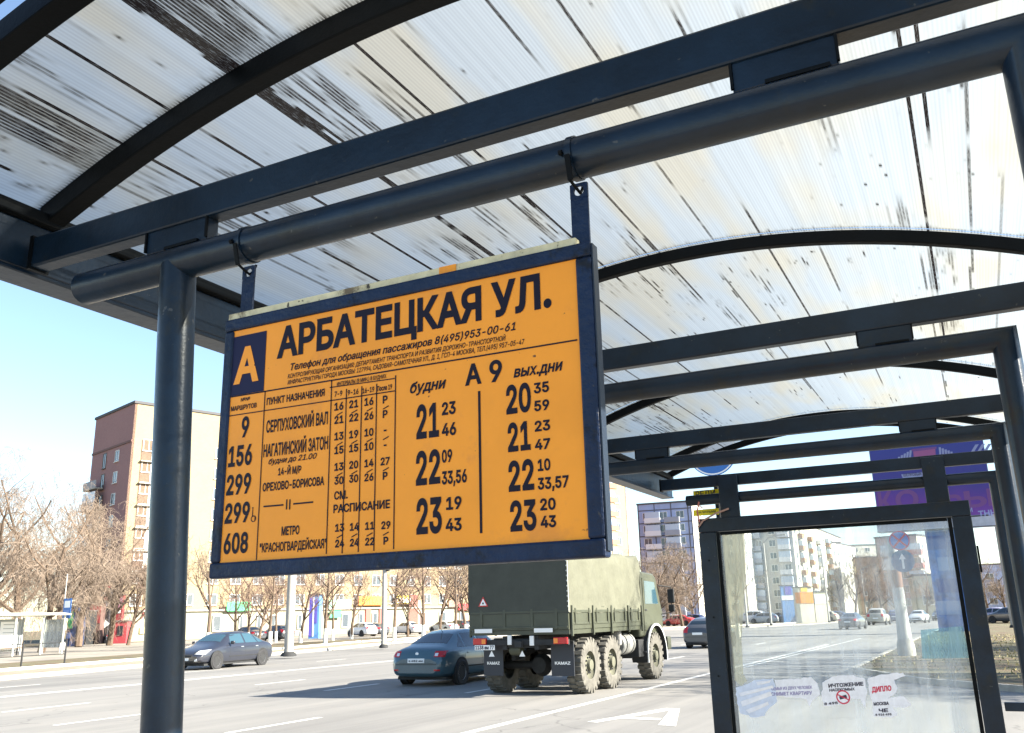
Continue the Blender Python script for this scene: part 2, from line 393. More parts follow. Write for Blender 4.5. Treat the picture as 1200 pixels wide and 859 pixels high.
def text_mesh(txt, bold=0.0, shear=0.0, spacing=1.0):
    """outline of the text, emboldened by mitred offset, filled glyph by glyph; returns verts (x, y, layer) and faces"""
    from mathutils.geometry import tessellate_polygon
    key = (txt, bold, shear)
    if key in _GL: return _GL[key]
    cu_ = bpy.data.curves.new('lettering', 'FONT'); cu_.body = txt; cu_.fill_mode = 'NONE'
    if FONT: cu_.font = FONT
    cu_.shear = shear; cu_.space_character = spacing; cu_.resolution_u = 3
    o = bpy.data.objects.new('lettering', cu_); C.objects.link(o); bpy.context.view_layer.update()
    dg = bpy.context.evaluated_depsgraph_get(); me = bpy.data.meshes.new_from_object(o.evaluated_get(dg))
    nb = {}
    for e in me.edges:
        a, b = e.vertices; nb.setdefault(a, []).append(b); nb.setdefault(b, []).append(a)
    used = set(); loops = []
    for i in range(len(me.vertices)):
        if i in used or i not in nb: continue
        lp = [i]; used.add(i); cur = i+1 if i+1 in nb[i] else nb[i][0]
        while cur not in used:
            used.add(cur); lp.append(cur); nx = [q for q in nb[cur] if q not in used]
            if not nx: break
            cur = cur+1 if cur+1 in nx else nx[0]
        if len(lp) > 2: loops.append([me.vertices[q].co.xy.copy() for q in lp])
    bpy.data.objects.remove(o); bpy.data.curves.remove(cu_); bpy.data.meshes.remove(me)
    def area(l): return sum(l[i-1].x*l[i].y-l[i].x*l[i-1].y for i in range(len(l)))/2
    def clean(l):
        r_ = []
        for p in l:
            if not r_ or (p-r_[-1]).length > 1e-4: r_.append(p)
        if len(r_) > 1 and (r_[0]-r_[-1]).length < 1e-4: r_.pop()
        return r_
    loops = [clean(l) for l in loops]; loops = [l for l in loops if len(l) > 2]
    if not loops: return [], []
    big = max(loops, key=lambda l: abs(area(l))); sg_ = 1 if area(big) > 0 else -1
    def off_(l, d):
        out = []; n = len(l)
        for i in range(n):
            a = (l[i]-l[i-1]).normalized(); b = (l[(i+1) % n]-l[i]).normalized()
            na = Vector((a.y, -a.x))*sg_; nb_ = Vector((b.y, -b.x))*sg_; m_ = na+nb_
            if m_.length < .3: m_ = na
            m_ = m_/max(m_.dot(na), .5) if m_.length else na
            out.append(l[i]+m_*d)
        return out
    loops = [off_(l, bold) for l in loops]
    # cluster loops into glyphs by x extent, then fill each with the non-zero winding rule, slab by slab
    ext = sorted(((min(p.x for p in l), max(p.x for p in l), l) for l in loops), key=lambda e: e[0]); cl = []
    for x0, x1, l in ext:
        if cl and x0 < cl[-1][1]-1e-4: cl[-1][1] = max(cl[-1][1], x1); cl[-1][2].append(l)
        else: cl.append([x0, x1, [l]])
    V_ = []; F_ = []
    for x0, x1, ls in cl:
        gk = tuple((round(p.x-x0, 3), round(p.y, 3)) for l in ls for p in l)
        if gk not in _GC: _GC[gk] = fill_glyph([[(p.x-x0, p.y) for p in l] for l in ls])
        gv, gf = _GC[gk]; base = len(V_)
        V_ += [(x+x0, y, 0) for x, y in gv]; F_ += [tuple(base+i for i in f) for f in gf]
    _GL[key] = (V_, F_)
    return V_, F_
CAPH = None
def lettering(txt, A, B, H, up, m, parent, nrm, lift=.0012, bold=.02, shear=0.0, name='lettering', spacing=1.0, local=False):
    """text whose baseline runs from point A to point B, capital height H, standing along up"""
    global CAPH
    if CAPH is None: CAPH = max(v[1] for v in text_mesh('Н')[0])
    V_, F_ = text_mesh(txt, bold*.8, shear)
    xs = [v[0] for v in V_]; x0, x1 = min(xs), max(xs)
    A, B, up, nrm = Vector(A), Vector(B), Vector(up).normalized(), Vector(nrm).normalized()
    ux = (B-A)/(x1-x0); H = H*CAPH/(CAPH+bold*1.6)
    off = Vector((0, 0, 0)); o_ = None if local else parent
    while o_ is not None: off += Vector(o_.location); o_ = o_.parent
    me = bpy.data.meshes.new(name)
    me.from_pydata([tuple(A+ux*(v[0]-x0)+up*((v[1]+bold*.8)*H/CAPH)+nrm*(lift+v[2]*.00008)-off) for v in V_], [], F_)
    fl_ = [p for p in me.polygons if p.normal.dot(nrm) < 0]
    if fl_ and len(fl_) > len(me.polygons)/2: me.flip_normals()
    me.materials.append(m)
    o = bpy.data.objects.new(name, me); C.objects.link(o); o.parent = parent
    return o

# ================================================================== SETTING: ground
def sheet(name, pts, z, m, parent=None):
    return MB().quad(*[(p[0], p[1], z) for p in pts]).build(name, m, parent)
struct(sheet('ground', [(-900, -500), (900, -500), (900, 1500), (-900, 1500)], -.03, M['earth']))
FAR = [(-24, -40), (-27.5, 5), (-30.5, 20), (-31.2, 21.5), (-33.0, 28.7), (-35.8, 40.6), (-37.2, 48), (-41, 60), (-43, 74), (-40, 88), (-33, 99), (-24, 106), (-20, 120), (-18, 150), (-14, 220), (-10, 420)]
road_pts = FAR + [(60, 420), (60, -40)]
struct(sheet('road', road_pts, 0.0, M['asphalt']))
# pavement on the far side with kerb stones
def offset_line(L, d):
    out = []
    for i, p in enumerate(L):
        a = Vector(L[max(i-1, 0)]); b = Vector(L[min(i+1, len(L)-1)]); t = (b-a).normalized(); n = Vector((-t.y, t.x)); out.append((p[0]+n.x*d, p[1]+n.y*d))
    return out
def strip(name, L1, L2, z, m, parent=None):
    mb = MB()
    for i in range(len(L1)-1): mb.quad((*L1[i], z), (*L1[i+1], z), (*L2[i+1], z), (*L2[i], z))
    return mb.build(name, m, parent)
k0 = offset_line(FAR, .18); k1 = offset_line(FAR, 3.2); k2 = offset_line(FAR, 9.5)
struct(strip('far_pavement', offset_line(FAR, .16), k1, .13, M['pavement']))
struct(strip('far_verge', offset_line(FAR, 3.3), k2, .16, M['earth']))
struct(strip('car_park', offset_line(FAR, 9.7), offset_line(FAR, 40), .10, plain('car_park_asphalt', (.24, .215, .18), .9, var=.2, vscale=.4)))
mb = MB()
for i in range(len(FAR)-1):
    for off, z in ((.0, .125), ):
        a, b = Vector(FAR[i]), Vector(FAR[i+1]); c_, d = Vector(k0[i+1]), Vector(k0[i])
        mb.prism([(*a, -.02), (*b, -.02), (*c_, -.02), (*d, -.02)], (0, 0, .13))
kerb = struct(mb.build('far_kerb', M['kerb']))
stone = MB().box((-.49, -.085, -.06), (.49, .085, .07)).build('kerb_stone', M['kerb_white'], kerb, bevel=.012)
first = True
def along(L, step, y0, y1):
    res = []; acc = 0
    for i in range(len(L)-1):
        a, b = Vector(L[i]), Vector(L[i+1]); n = (b-a).length; t = 0
        while t < n:
            p = a+(b-a)*(t/n)
            if y0 < p.y < y1: res.append((p, math.atan2((b-a).y, (b-a).x)))
            t += step
    return res
mid = offset_line(FAR, .09)
for i, (p, an) in enumerate(along(mid, 1.0, 14, 75)):
    if first: o = stone; first = False
    else: o = stone.copy(); C.objects.link(o)
    if i % 2: o.data = stone.data.copy() if False else o.data
    o.location = (p.x, p.y, .075 if i % 2 else .078); o.rotation_euler = (0, 0, an)
    if i % 3 != 0:
        if 'kerb_stone_grey' not in bpy.data.meshes:
            g = stone.data.copy(); g.name = 'kerb_stone_grey'; g.materials[0] = M['kerb']
        o.data = bpy.data.meshes['kerb_stone_grey']
    else: o['label'] = 'whitewashed kerb stone'
# inner edging of the far pavement (pale stones before the bare lawn)
ed = MB()
for i in range(1, len(FAR)-3):
    a, b = Vector(k1[i]), Vector(k1[i+1]); t = (b-a).normalized(); n = Vector((-t.y, t.x))
    ed.prism([(*a, .1), (*b, .1), (*(b+n*.12), .1), (*(a+n*.12), .1)], (0, 0, .14))
struct(ed.build('pavement_edging', M['kerb_white']))
# near side: platform under the shelter, verge with kerb
struct(MB().box((-2.3, -9, -.02), (9, 8.6, .15)).build('shelter_platform', M['pavement'], bevel=.01))
VG = [(14, 19.6), (.45, 21.7), (-1.6, 23.8), (-3.62, 28), (-3.62, 47), (-3.3, 80), (-1, 200), (60, 200), (60, 19.6)]
struct(sheet('verge', VG, .11, M['earth']))
vk = MB()
L = VG[:7]
inn = offset_line(L, -.15)
for i in range(len(L)-1):
    vk.prism([(*L[i], -.02), (*L[i+1], -.02), (*inn[i+1], -.02), (*inn[i], -.02)], (0, 0, .15))
vkerb = struct(vk.build('near_kerb', M['kerb']))
# low banks of swept snow-melt dirt give the verge an uneven edge
gr = MB()
rnd = random.Random(3)
for i in range(2600):
    x = rnd.uniform(-3.4, 9); y = rnd.uniform(24, 60)
    if x < -1.6 and y < 28: continue
    h = rnd.uniform(.03, .1); a = rnd.uniform(0, 3.14); dx, dy = cos(a)*.03, sin(a)*.03
    gr.quad((x-dx, y-dy, .105), (x+dx, y+dy, .105), (x+rnd.uniform(-.06, .06), y+rnd.uniform(-.06, .06), .11+h))
g_ = gr.build('dry_grass', plain('dry_grass_blades', (.26, .22, .1), .9)); g_['kind'] = 'stuff'; g_['label'] = 'tufts of dry grass on the brown verge beside the road'; g_['category'] = 'grass'

# road markings, sheets 4 mm above the road
mk_ = MB()
def dash(x, y0, y1, w_=.14):
    mk_.quad((x-w_/2, y0, .004), (x+w_/2, y0, .004), (x+w_/2, y1, .004), (x-w_/2, y1, .004))
mk_.quad((-7.50, 2, .004), (-7.32, 2, .004), (-7.34, 50, .004), (-7.50, 50, .004))
mk_.quad((-7.16, 30, .004), (-7.06, 30, .004), (-6.9, 60, .004), (-7.0, 60, .004))
for x in (-11.3, -15.5):
    for y in (4.0, 11.8, 19.6, 27.4, 35.2, 43, 51): dash(x, y, y+2.4)
for y in (5.5, 13.3, 21.1, 29, 37): dash(-19.2, y, y+2.2)
dash(-23.4, -10, 60, .15); dash(-23.75, -10, 60, .15)
for y in (10, 18, 26, 34, 42): dash(-27.4, y, y+2.2)
struct(mk_.build('lane_markings', M['white_paint']))
# the bus lane letter А
def bus_letter(x0, y0):
    ml = MB(); zz_ = [.004, .0048, .0056]
    def q(*p):
        z = zz_.pop(0); ml.quad(*[(x0+a, y0+b, z) for a, b in p])
    q((-.76, -1.15), (-.56, -1.2), (.11, 1.25), (-.17, 1.3))
    q((.11, 1.25), (.02, .93), (.52, -1.3), (.84, -1.38))
    q((-.60, -.55), (-.53, -.30), (.28, -.38), (.36, -.68))
    return ml.build('bus_lane_letter', M['white_paint'])
struct(bus_letter(-5.42, 15.9))

# ================================================================== BUS SHELTER over the camera
E_ = EYE
sh = thing('bus_shelter', 'dark blue steel bus shelter with arched dirty polycarbonate roof and glazed end panel', 'bus shelter', (-.8, 3.7, .15))
FY = [1.33, 3.0, 4.65, 6.35]
def archz(x, lift=0): return E_+1.272+lift-.172*(x+.82)**2
XL, XR = -2.04, .39
for i, y in enumerate(FY):
    t = MB().sweep([(-1.805, y, E_+.78), (.17, y, E_+.78), (.172, y, .16)], .0375, 32, up=(0, 1, 0))
    t.build('tube_frame', M['steel'], sh, world=True, smooth=50)
    MB().lathe([(.0, 0), (.085, 0), (.085, .012), (.0, .012)], (.172, y, .15), (0, 0, 1), 20).build('base_flange', M['steel'], sh, world=True, smooth=40)
    MB().box((-1.995, y-.022, E_+.866), (.352, y+.022, E_+.946)).build('cross_beam', M['steel'], sh, world=True, bevel=.005)
    if i < 3:
        for xa, xb in ((-1.585, -1.40), (-.245, -.08)):
            MB().box((xa, y-.017, E_+.812), (xb, y+.017, E_+.868)).build('spacer_plate', M['steel'], sh, world=True, bevel=.003)
            MB().obox(((xa+xb)/2+.02, y-.019, E_+.815), (.05, 0, 0), (0, .004, 0), (0, 0, .0035)).build('weld_bead', M['steel_dark'], sh, world=True)
# leaning front post
MB().sweep([(-1.497, 1.33, E_+.775), (-1.36, 1.33, .16)], .0385, 32, up=(0, 1, 0)).build('post', M['steel'], sh, world=True, smooth=50)
MB().lathe([(.0, 0), (.085, 0), (.085, .012), (.0, .012)], (-1.36, 1.33, .15), (0, 0, 1), 20).build('base_flange', M['steel'], sh, world=True, smooth=40)
# weld seams where the tubes meet
for y in FY:
    for x0 in (-1.585, -1.40, -.245, -.08):
        if y < 6: MB().obox((x0, y-.019, E_+.842), (.0022, 0, 0), (0, .003, 0), (0, 0, .024)).build('weld_bead', M['steel_dark'], sh, world=True)
    MB().obox((-1.99, y, E_+.905), (.005, 0, 0), (0, .027, 0), (0, 0, .044)).build('weld_seam', M['steel_dark'], sh, world=True)
# arched ribs
RY = [.868, .962, 1.378, 3.05, 4.87, 6.31, 6.70]
xs = [XL+.0+(XR-XL-.0)*i/40 for i in range(41)]
for y in RY:
    MB().rsweep([(x, y, archz(x, -.011+(.044 if y > 2 else .058)/2)) for x in xs], .034 if y > 2 else (.050 if y > .9 else .03), .044 if y > 2 else .058, (0, 1, 0)).build('roof_rib', M['steel_dark'], sh, world=True, bevel=.004)
# eave beams: web, top flange and bottom lip, with gutter sheet outside
for x, s_ in ((XL, 1), (XR, -1)):
    MB().box((x-.028, .84, E_+.872), (x+.012*1, 6.75, E_+1.0)).build('eave_beam', M['steel'], sh, world=True, bevel=.005)
    MB().box((x-.06, .84, E_+1.003), (x+.03, 6.75, E_+1.036)).build('eave_clamp_strip', M['steel_dark'], sh, world=True, bevel=.004)
    MB().box((x-s_*.075 if s_ > 0 else x-.012, .84, E_+.858), (x+.02 if s_ > 0 else x+.075, 6.75, E_+.870)).build('eave_lip', M['steel'], sh, world=True, bevel=.003)
# roof panels, one per bay, flutes along the street
from mathutils import noise as mn
def fr(x, y, z=0.0, o=3, r_=.6):                     # fractal noise, about 0..1
    t = 0; amp = .5; f = 1.0; tot = 0
    for _ in range(o): t += amp*mn.noise((x*f+11.3, y*f+4.7, z+f)); tot += amp; amp *= r_; f *= 2.03
    return .5+t/tot*.9
def cl(x): return 0 if x < 0 else (1 if x > 1 else x)
STREAKS = [(-1.52, 1, .5, 7, 1), (-1.672, 1, .5, 2.6, 1), (-1.335, 2, .5, 3.1, 1), (-1.315, 1, .5, 1.9, 1), (-1.79, 1, .5, 5, .7), (-1.07, 1, 1.2, 3.2, 1), (.01, 1, 1.0, 4.6, 1), (.042, 1, 1.5, 2.35, 1), (.125, 1, 1.7, 3.6, .8), (-.17, 1, 1.5, 2.4, .6),
           (-.62, 1, 1.3, 2.3, .9), (-.5, 1, 2.6, 5.2, .9), (-.86, 1, 2.1, 3.6, .9), (-1.20, 1, 2.6, 5.6, .9), (-.33, 1, 3.0, 5.4, .8), (-.72, 1, 3.2, 6.2, .8), (-1.43, 1, 3, 6.4, .8), (-.98, 1, 1.35, 2.0, .9), (-.28, 1, 1.6, 2.2, .8), (-.02, 1, 3.1, 6, .8), (-.75, 1, 1.2, 1.75, .9), (-.93, 1, .9, 1.5, .8), (-1.12, 1, 1.4, 2.6, .9), (-.41, 1, 1.5, 2.0, .9), (-.66, 1, 2.2, 3.0, .8), (.2, 1, 2.4, 4.8, .6)]
BANDS = [(-1.285, .042, .5, 1.40, .30, 1), (-1.215, .036, .5, 1.40, .38, 1), (-1.25, .060, 1.30, 2.0, .45, .9), (-1.25, .05, 1.9, 2.9, .55, .8), (-1.735, .055, .5, 1.40, .36, .95), (-1.13, .03, .5, 1.2, .45, .8), (-1.72, .05, 1.3, 2.6, .50, .8), (-1.60, .030, .5, 2.2, .47, .7), (-1.45, .03, .5, 1.3, .56, .5), (-.98, .035, .8, 1.36, .50, .9), (-.87, .02, .8, 1.36, .50, .8),
         (-1.12, .05, 1.5, 3.3, .53, .8), (-1.42, .06, 2.2, 4.0, .50, .8), (-.42, .03, 1.3, 1.9, .52, .7), (-.9, .04, 2.5, 3.6, .52, .9), (-1.6, .12, 4.0, 6.5, .50, .8), (-.60, .04, 2.9, 4.4, .54, .8), (-.06, .03, 2.6, 4.6, .55, .7), (.03, .05, 3.0, 4.2, .50, .7), (-.80, .03, 3.4, 5.0, .52, .8), (-.2, .02, 1.7, 2.4, .54, .7)]
SC = 1.052
def grime(i, u, v):
    d2 = fr(u*2.4, v*.8, 7, 3); n1 = fr(i*7.31, v*2.4, 3, 5, .7)
    d = cl((n1-(1.09-.62*d2))*9)*.9; solid = 0.0
    n3 = None
    for c0, hw, a, b, th, st in BANDS:
        if abs(u-c0) < hw+.012 and a < v < b:
            if n3 is None: n3 = .70*fr(i*5.7, v*1.7, 2, 5, .7)+.30*fr(u*16, v*2.2, 9, 3)
            e = cl((hw+.012-abs(u-c0))/.02)*cl((v-a)/.12)*cl((b-v)/.18)
            q = cl((n3-th)*11)*e*st; d = max(d, q); solid = max(solid, cl((n3-th-.10)*9)*e*.8)
    for c0, n_, a, b, st in STREAKS:
        w_ = .006*fr(v*1.8, c0*9, 0, 2)-.003
        if abs(u+w_-c0) < PIT*n_*.5+.0005 and a < v < b:
            g = cl((fr(v*2.2, c0*17, 1, 4)-.22)*7)*cl((v-a)/.1)*cl((b-v)/.15)*st
            d = max(d, g); solid = max(solid, g)
    for yr_ in (.915, 1.31, 2.90, 4.63, 6.0):
        ds = abs(v-yr_)
        if ds < .09: q = cl(((.024 if v < 2 else .012)+(.040 if v < 2 else .026)*fr(i*3.3, yr_, 4, 2)-ds)*60)*.8; d = max(d, q); solid = max(solid, q*.6)
    if u < -1.79 and v < 1.5:
        q = cl((fr(u*34, v*17, 1, 4, .65)-.60)*12)*cl((u+1.93)/.04)*cl((-1.80-u)/.03); d = max(d, q); solid = max(solid, q)
    sp = fr(u*60, v*34, 6, 2)                        # isolated blots
    if sp > .93: q = cl((sp-.93)*16)*cl((fr(u*3, v*2, 12, 2)-.45)*8); d = max(d, q); solid = max(solid, q)
    film = cl((fr(u*4.5, v*1.2, 2, 3)-.50)*3.0+.25)
    return d, film, solid
def panel(ya, yb, sx0=XL-.03, sx1=XR+.03):
    mb = MB(); uv = []; g = []
    n = int((sx1-sx0)/PIT); m_ = max(2, int((yb-ya)/.022))
    for i in range(n):
        for e_ in (0, 1):
            x = sx0+(i+e_)*PIT; z = archz(x, .046)
            for j in range(m_+1):
                y = ya+(yb-ya)*j/m_
                mb.v.append(Vector((x, y, z))); uv.append((x, y))
        for j in range(m_+1):
            g.append(grime(i, (sx0+(i+.5)*PIT)/SC, (ya+(yb-ya)*j/m_)/SC))
        b0 = i*2*(m_+1)
        for j in range(m_): mb.f.append((b0+m_+1+j, b0+m_+1+j+1, b0+j+1, b0+j)); mb.m.append(0)
        for j in range(m_+1): g.append(g[-(m_+1)])
    mb.uv = uv
    o = mb.build('roof_panel', M['polycarb'], sh, world=True)
    at = o.data.color_attributes.new('grime', 'FLOAT_COLOR', 'POINT')
    buf = []
    for a_, b_, c_ in g: buf += [a_, b_, c_, 1.0]
    at.data.foreach_set('color', buf)
    nv = []
    for v in o.data.vertices:                        # smooth arch normals across the flutes
        x = v.co.x+sh.location.x; q = Vector((.344*(x+.82), 0, 1)).normalized(); nv.append(tuple(q))
    o.data.polygons.foreach_set('use_smooth', [True]*len(o.data.polygons)); o.data.normals_split_custom_set_from_vertices(nv)
    return o
edges = [.935, 1.378, 3.05, 4.87, 6.31, 6.74]
for i in range(5): panel(edges[i]+.003, edges[i+1]-.003)
# glazed end panel hung from frame four
gy = 6.33
def gbox(name, lo, hi, m='steel', b=.004): return MB().box(lo, hi).build(name, M[m], sh, world=True, bevel=b)
for xa, xb in ((-1.555, -1.42), (-.235, -.10)):
    gbox('hanger_plate', (xa, 6.288, E_+.60), (xb, 6.31, E_+.93))
gf = MB().box((-1.72, 6.28, E_+.545), (.005, 6.34, E_+.64)).box((-1.72, 6.28, .45), (-1.60, 6.34, E_+.543)).box((-.105, 6.28, .45), (.005, 6.34, E_+.543)).box((-1.598, 6.28, .45), (-.107, 6.34, .55))
gfo = gf.build('panel_frame', M['steel'], sh, world=True, bevel=.005)
off = Vector((0, 0, 0))
MB().box((-1.598, 6.30, .552), (-.108, 6.307, E_+.543)).build('glass_pane', M['glass'], sh, world=True)
for lo, hi in (((-1.598, 6.286, .552), (-1.575, 6.298, E_+.542)), ((-.131, 6.286, .552), (-.108, 6.298, E_+.542)), ((-1.573, 6.286, E_+.52), (-.133, 6.298, E_+.542))):
    gbox('glazing_bead', lo, hi, 'steel_dark', .002)
gbox('panel_leg', (-1.70, 6.285, .15), (-1.62, 6.335, .449)); gbox('panel_leg', (-.085, 6.285, .15), (-.01, 6.335, .449))
gbox('panel_lock', (.006, 6.29, E_+.20), (.018, 6.33, E_+.36), 'steel_dark', .004)
gbox('side_rail', (.019, 6.325, E_-.60), (.134, 6.36, E_-.55))
for i in range(5):
    MB().lathe([(0, 0), (.006, 0), (.006, .004), (0, .004)], (-1.66, 6.279, E_+.35-.38*i), (0, -1, 0), 10).build('bolt', M['steel_dark'], sh, world=True, smooth=40)

# papers on the glass, a pale blue patch and a painted reflection
def paper(name, label, cat, px_pts, m, texts=(), extra=None, gyy=6.2955):
    rj = random.Random(len(label)); fine = []
    for i in range(len(px_pts)):
        (xa_, ya_), (xb_, yb_) = px_pts[i], px_pts[(i+1) % len(px_pts)]; n_ = max(1, int(math.hypot(xb_-xa_, yb_-ya_)/3.5)) if cat == 'paper scrap' else 1
        for q in range(n_):
            f = q/n_; j_ = .9 if q else .3; fine.append((xa_+(xb_-xa_)*f+rj.uniform(-j_, j_), ya_+(yb_-ya_)*f+rj.uniform(-j_, j_)))
    px_pts = fine
    pts = [aty(x, y, gyy) for x, y in px_pts]
    c_ = sum(pts, Vector())/len(pts); t = thing(name, label, cat, (c_.x, gyy, min(p.z for p in pts)))
    MB().prism([(p.x, gyy, p.z) for p in pts], (0, -.0008, 0)).build('sheet', m, t, world=True)
    for tx, A, B, cap, mm, b in texts:
        a = aty(*A, gyy); q = aty(*B, gyy); h = abs(aty(A[0], A[1]-cap, gyy).z-a.z)
        lettering(tx, (a.x, gyy-.0009, a.z), (q.x, gyy-.0009, q.z), h, (0, 0, 1), mm, t, (0, -1, 0), .0006, b)
    if extra: extra(t, gyy)
    return t
PW = plain('flyer_paper', (.78, .80, .88), .7, var=.12, vscale=22); PB = plain('bluish_torn_paper', (.60, .68, .85), .6, var=.15, vscale=16)
INK = plain('flyer_ink', (.03, .03, .06), .6); RED = plain('flyer_red_ink', (.55, .03, .08), .6); PUR = plain('flyer_faded_ink', (.22, .20, .42), .6)
paper('torn_flyer', 'crumpled bluish remains of a torn flyer at the left edge of the glass', 'paper scrap',
      [(862, 806), (874, 802), (884, 797), (906, 795), (909, 806), (911, 822), (903, 828), (896, 839), (884, 841), (868, 836), (864, 824)], PB)
sc0 = [o for o in C.objects if o.get('label', '').startswith('crumpled bluish')][0]
for q_ in (((866, 812), (905, 803), (907, 806), (868, 816)), ((868, 822), (903, 810), (905, 815), (870, 828)), ((874, 832), (900, 822), (901, 826), (878, 836)), ((886, 799), (904, 797), (902, 800), (888, 803))):
    g_ = [aty(x, y, 6.2942) for x, y in q_]; MB().prism([(p.x, 6.2945-.004*(i % 2), p.z) for i, p in enumerate(g_)], (0, -.0006, 0)).build('fold', PW, sc0, world=True)
paper('torn_flyer', 'white torn flyer with faint violet lettering, right of the crumpled scrap', 'paper scrap',
      [(908, 797), (930, 796), (950, 793), (958, 801), (961, 814), (953, 820), (949, 828), (945, 819), (930, 817), (910, 815)], PW,
      [('СЕМЬЯ ИЗ ДВУХ ЧЕЛОВЕК', (904, 809), (952, 807), 3.6, PUR, .03), ('СНИМЕТ КВАРТИРУ', (904, 815.5), (952, 814), 4.2, PUR, .03)])
def nosign(t, gyy):
    c_ = aty(988, 817, gyy-.0016); r_ = .042
    MB().lathe([(r_, 0), (r_, .0006), (r_-.008, .0006), (r_-.008, 0)], (c_.x, gyy-.0010, c_.z), (0, -1, 0), 28).build('ring', RED, t, world=True)
    MB().obox((c_.x, gyy-.0013, c_.z), (r_*.75, 0, -.35*r_), (0, .0004, 0), (.0012, 0, .0035)).build('bar', RED, t, world=True)
    MB().obox((c_.x, gyy-.0012, c_.z), (.022, 0, .006), (0, .0003, 0), (-.003, 0, .009)).build('insect_mark', INK, t, world=True)
paper('torn_flyer', 'torn white pest control flyer with bold black heading and red ring', 'paper scrap',
      [(964, 800), (975, 793), (1000, 791), (1014, 796), (1016, 812), (1014, 829), (1008, 819), (998, 818), (985, 826), (966, 828), (963, 815)], PW,
      [('ИЧТОЖЕНИЕ', (971, 806), (1012, 803.5), 4.6, INK, .05), ('НАСЕКОМЫХ', (972, 810.5), (1002, 809), 3.4, INK, .05), ('8 495', (966, 826.5), (982, 825), 3, INK, .05)], nosign)
paper('torn_flyer', 'torn white flyer with red diploma heading above black letters', 'paper scrap',
      [(1017, 795), (1030, 791), (1058, 788), (1061, 792), (1048, 797), (1052, 806), (1047, 815), (1040, 819), (1051, 817), (1059, 816), (1068, 826), (1062, 829), (1046, 828), (1052, 838), (1045, 841), (1024, 840), (1022, 822), (1018, 806)], PW,
      [('ДИПЛО', (1022, 811.5), (1045, 809.5), 6.5, RED, .05), ('МОСКВА', (1024, 827), (1042, 826), 4, INK, .05), ('ЧЕ', (1030, 835), (1041, 834.5), 4.5, INK, .05), ('8 926 495', (1026, 839), (1045, 838.3), 2.6, INK, .05)])
paper('faded_sticker', 'pale blue translucent sticker low on the right of the glass', 'sticker', [(1079, 738), (1128, 734), (1137, 771), (1081, 772)], M['sticker_blue'])
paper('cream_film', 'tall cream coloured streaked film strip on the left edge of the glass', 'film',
      [(846, 626), (872, 624), (874, 660), (872, 700), (869, 750), (871, 790), (876, 798), (868, 804), (861, 797)], M['film'])  # this film stands in for a pale pole reflected in the glass

# ================================================================== TIMETABLE SIGN
SY = 1.295
sg = thing('timetable_sign', 'orange bus timetable board in blue frame hanging from the shelter tube', 'sign', (-.925, 1.33, E_+.08))
X0, X1, Z0, Z1 = -1.310, -.500, E_+.085, E_+.604
fw = .029
for lo, hi in (((X0, SY, Z1-fw*.9), (X1, SY+.026, Z1)), ((X0, SY, Z0), (X1, SY+.026, Z0+fw))):
    MB().box(lo, hi).build('frame_bar', M['sign_frame'], sg, world=True, bevel=.004)
for lo, hi in (((X0, SY+.0015, Z0+fw), (X0+fw*.8, SY+.026, Z1-fw*.9)), ((X1-fw, SY+.0015, Z0+fw), (X1, SY+.026, Z1-fw*.9))):
    MB().box(lo, hi).build('frame_bar', M['sign_frame'], sg, world=True, bevel=.004)
MB().box((X0+fw*.8-.003, SY+.006, Z0+fw-.003), (X1-fw+.003, SY+.03, Z1-fw*.9+.003)).build('face_panel', M['orange'], sg, world=True)
MB().box((X0-.003, SY+.012, Z1+.001), (X1-.03, SY+.030, Z1+.017)).build('top_strip', M['cream_worn'], sg, world=True, bevel=.002)
MB().box((-.80, SY+.010, Z1+.002), (-.765, SY+.0115, Z1+.016)).build('orange_patch', M['orange'], sg, world=True)
MB().box((X1+.0005, SY+.004, Z0+.01), (X1+.003, SY+.025, Z1-.004)).build('edge_trim', plain('scuffed_sign_edge', (.012, .02, .035), .4, spec=.3), sg, world=True)
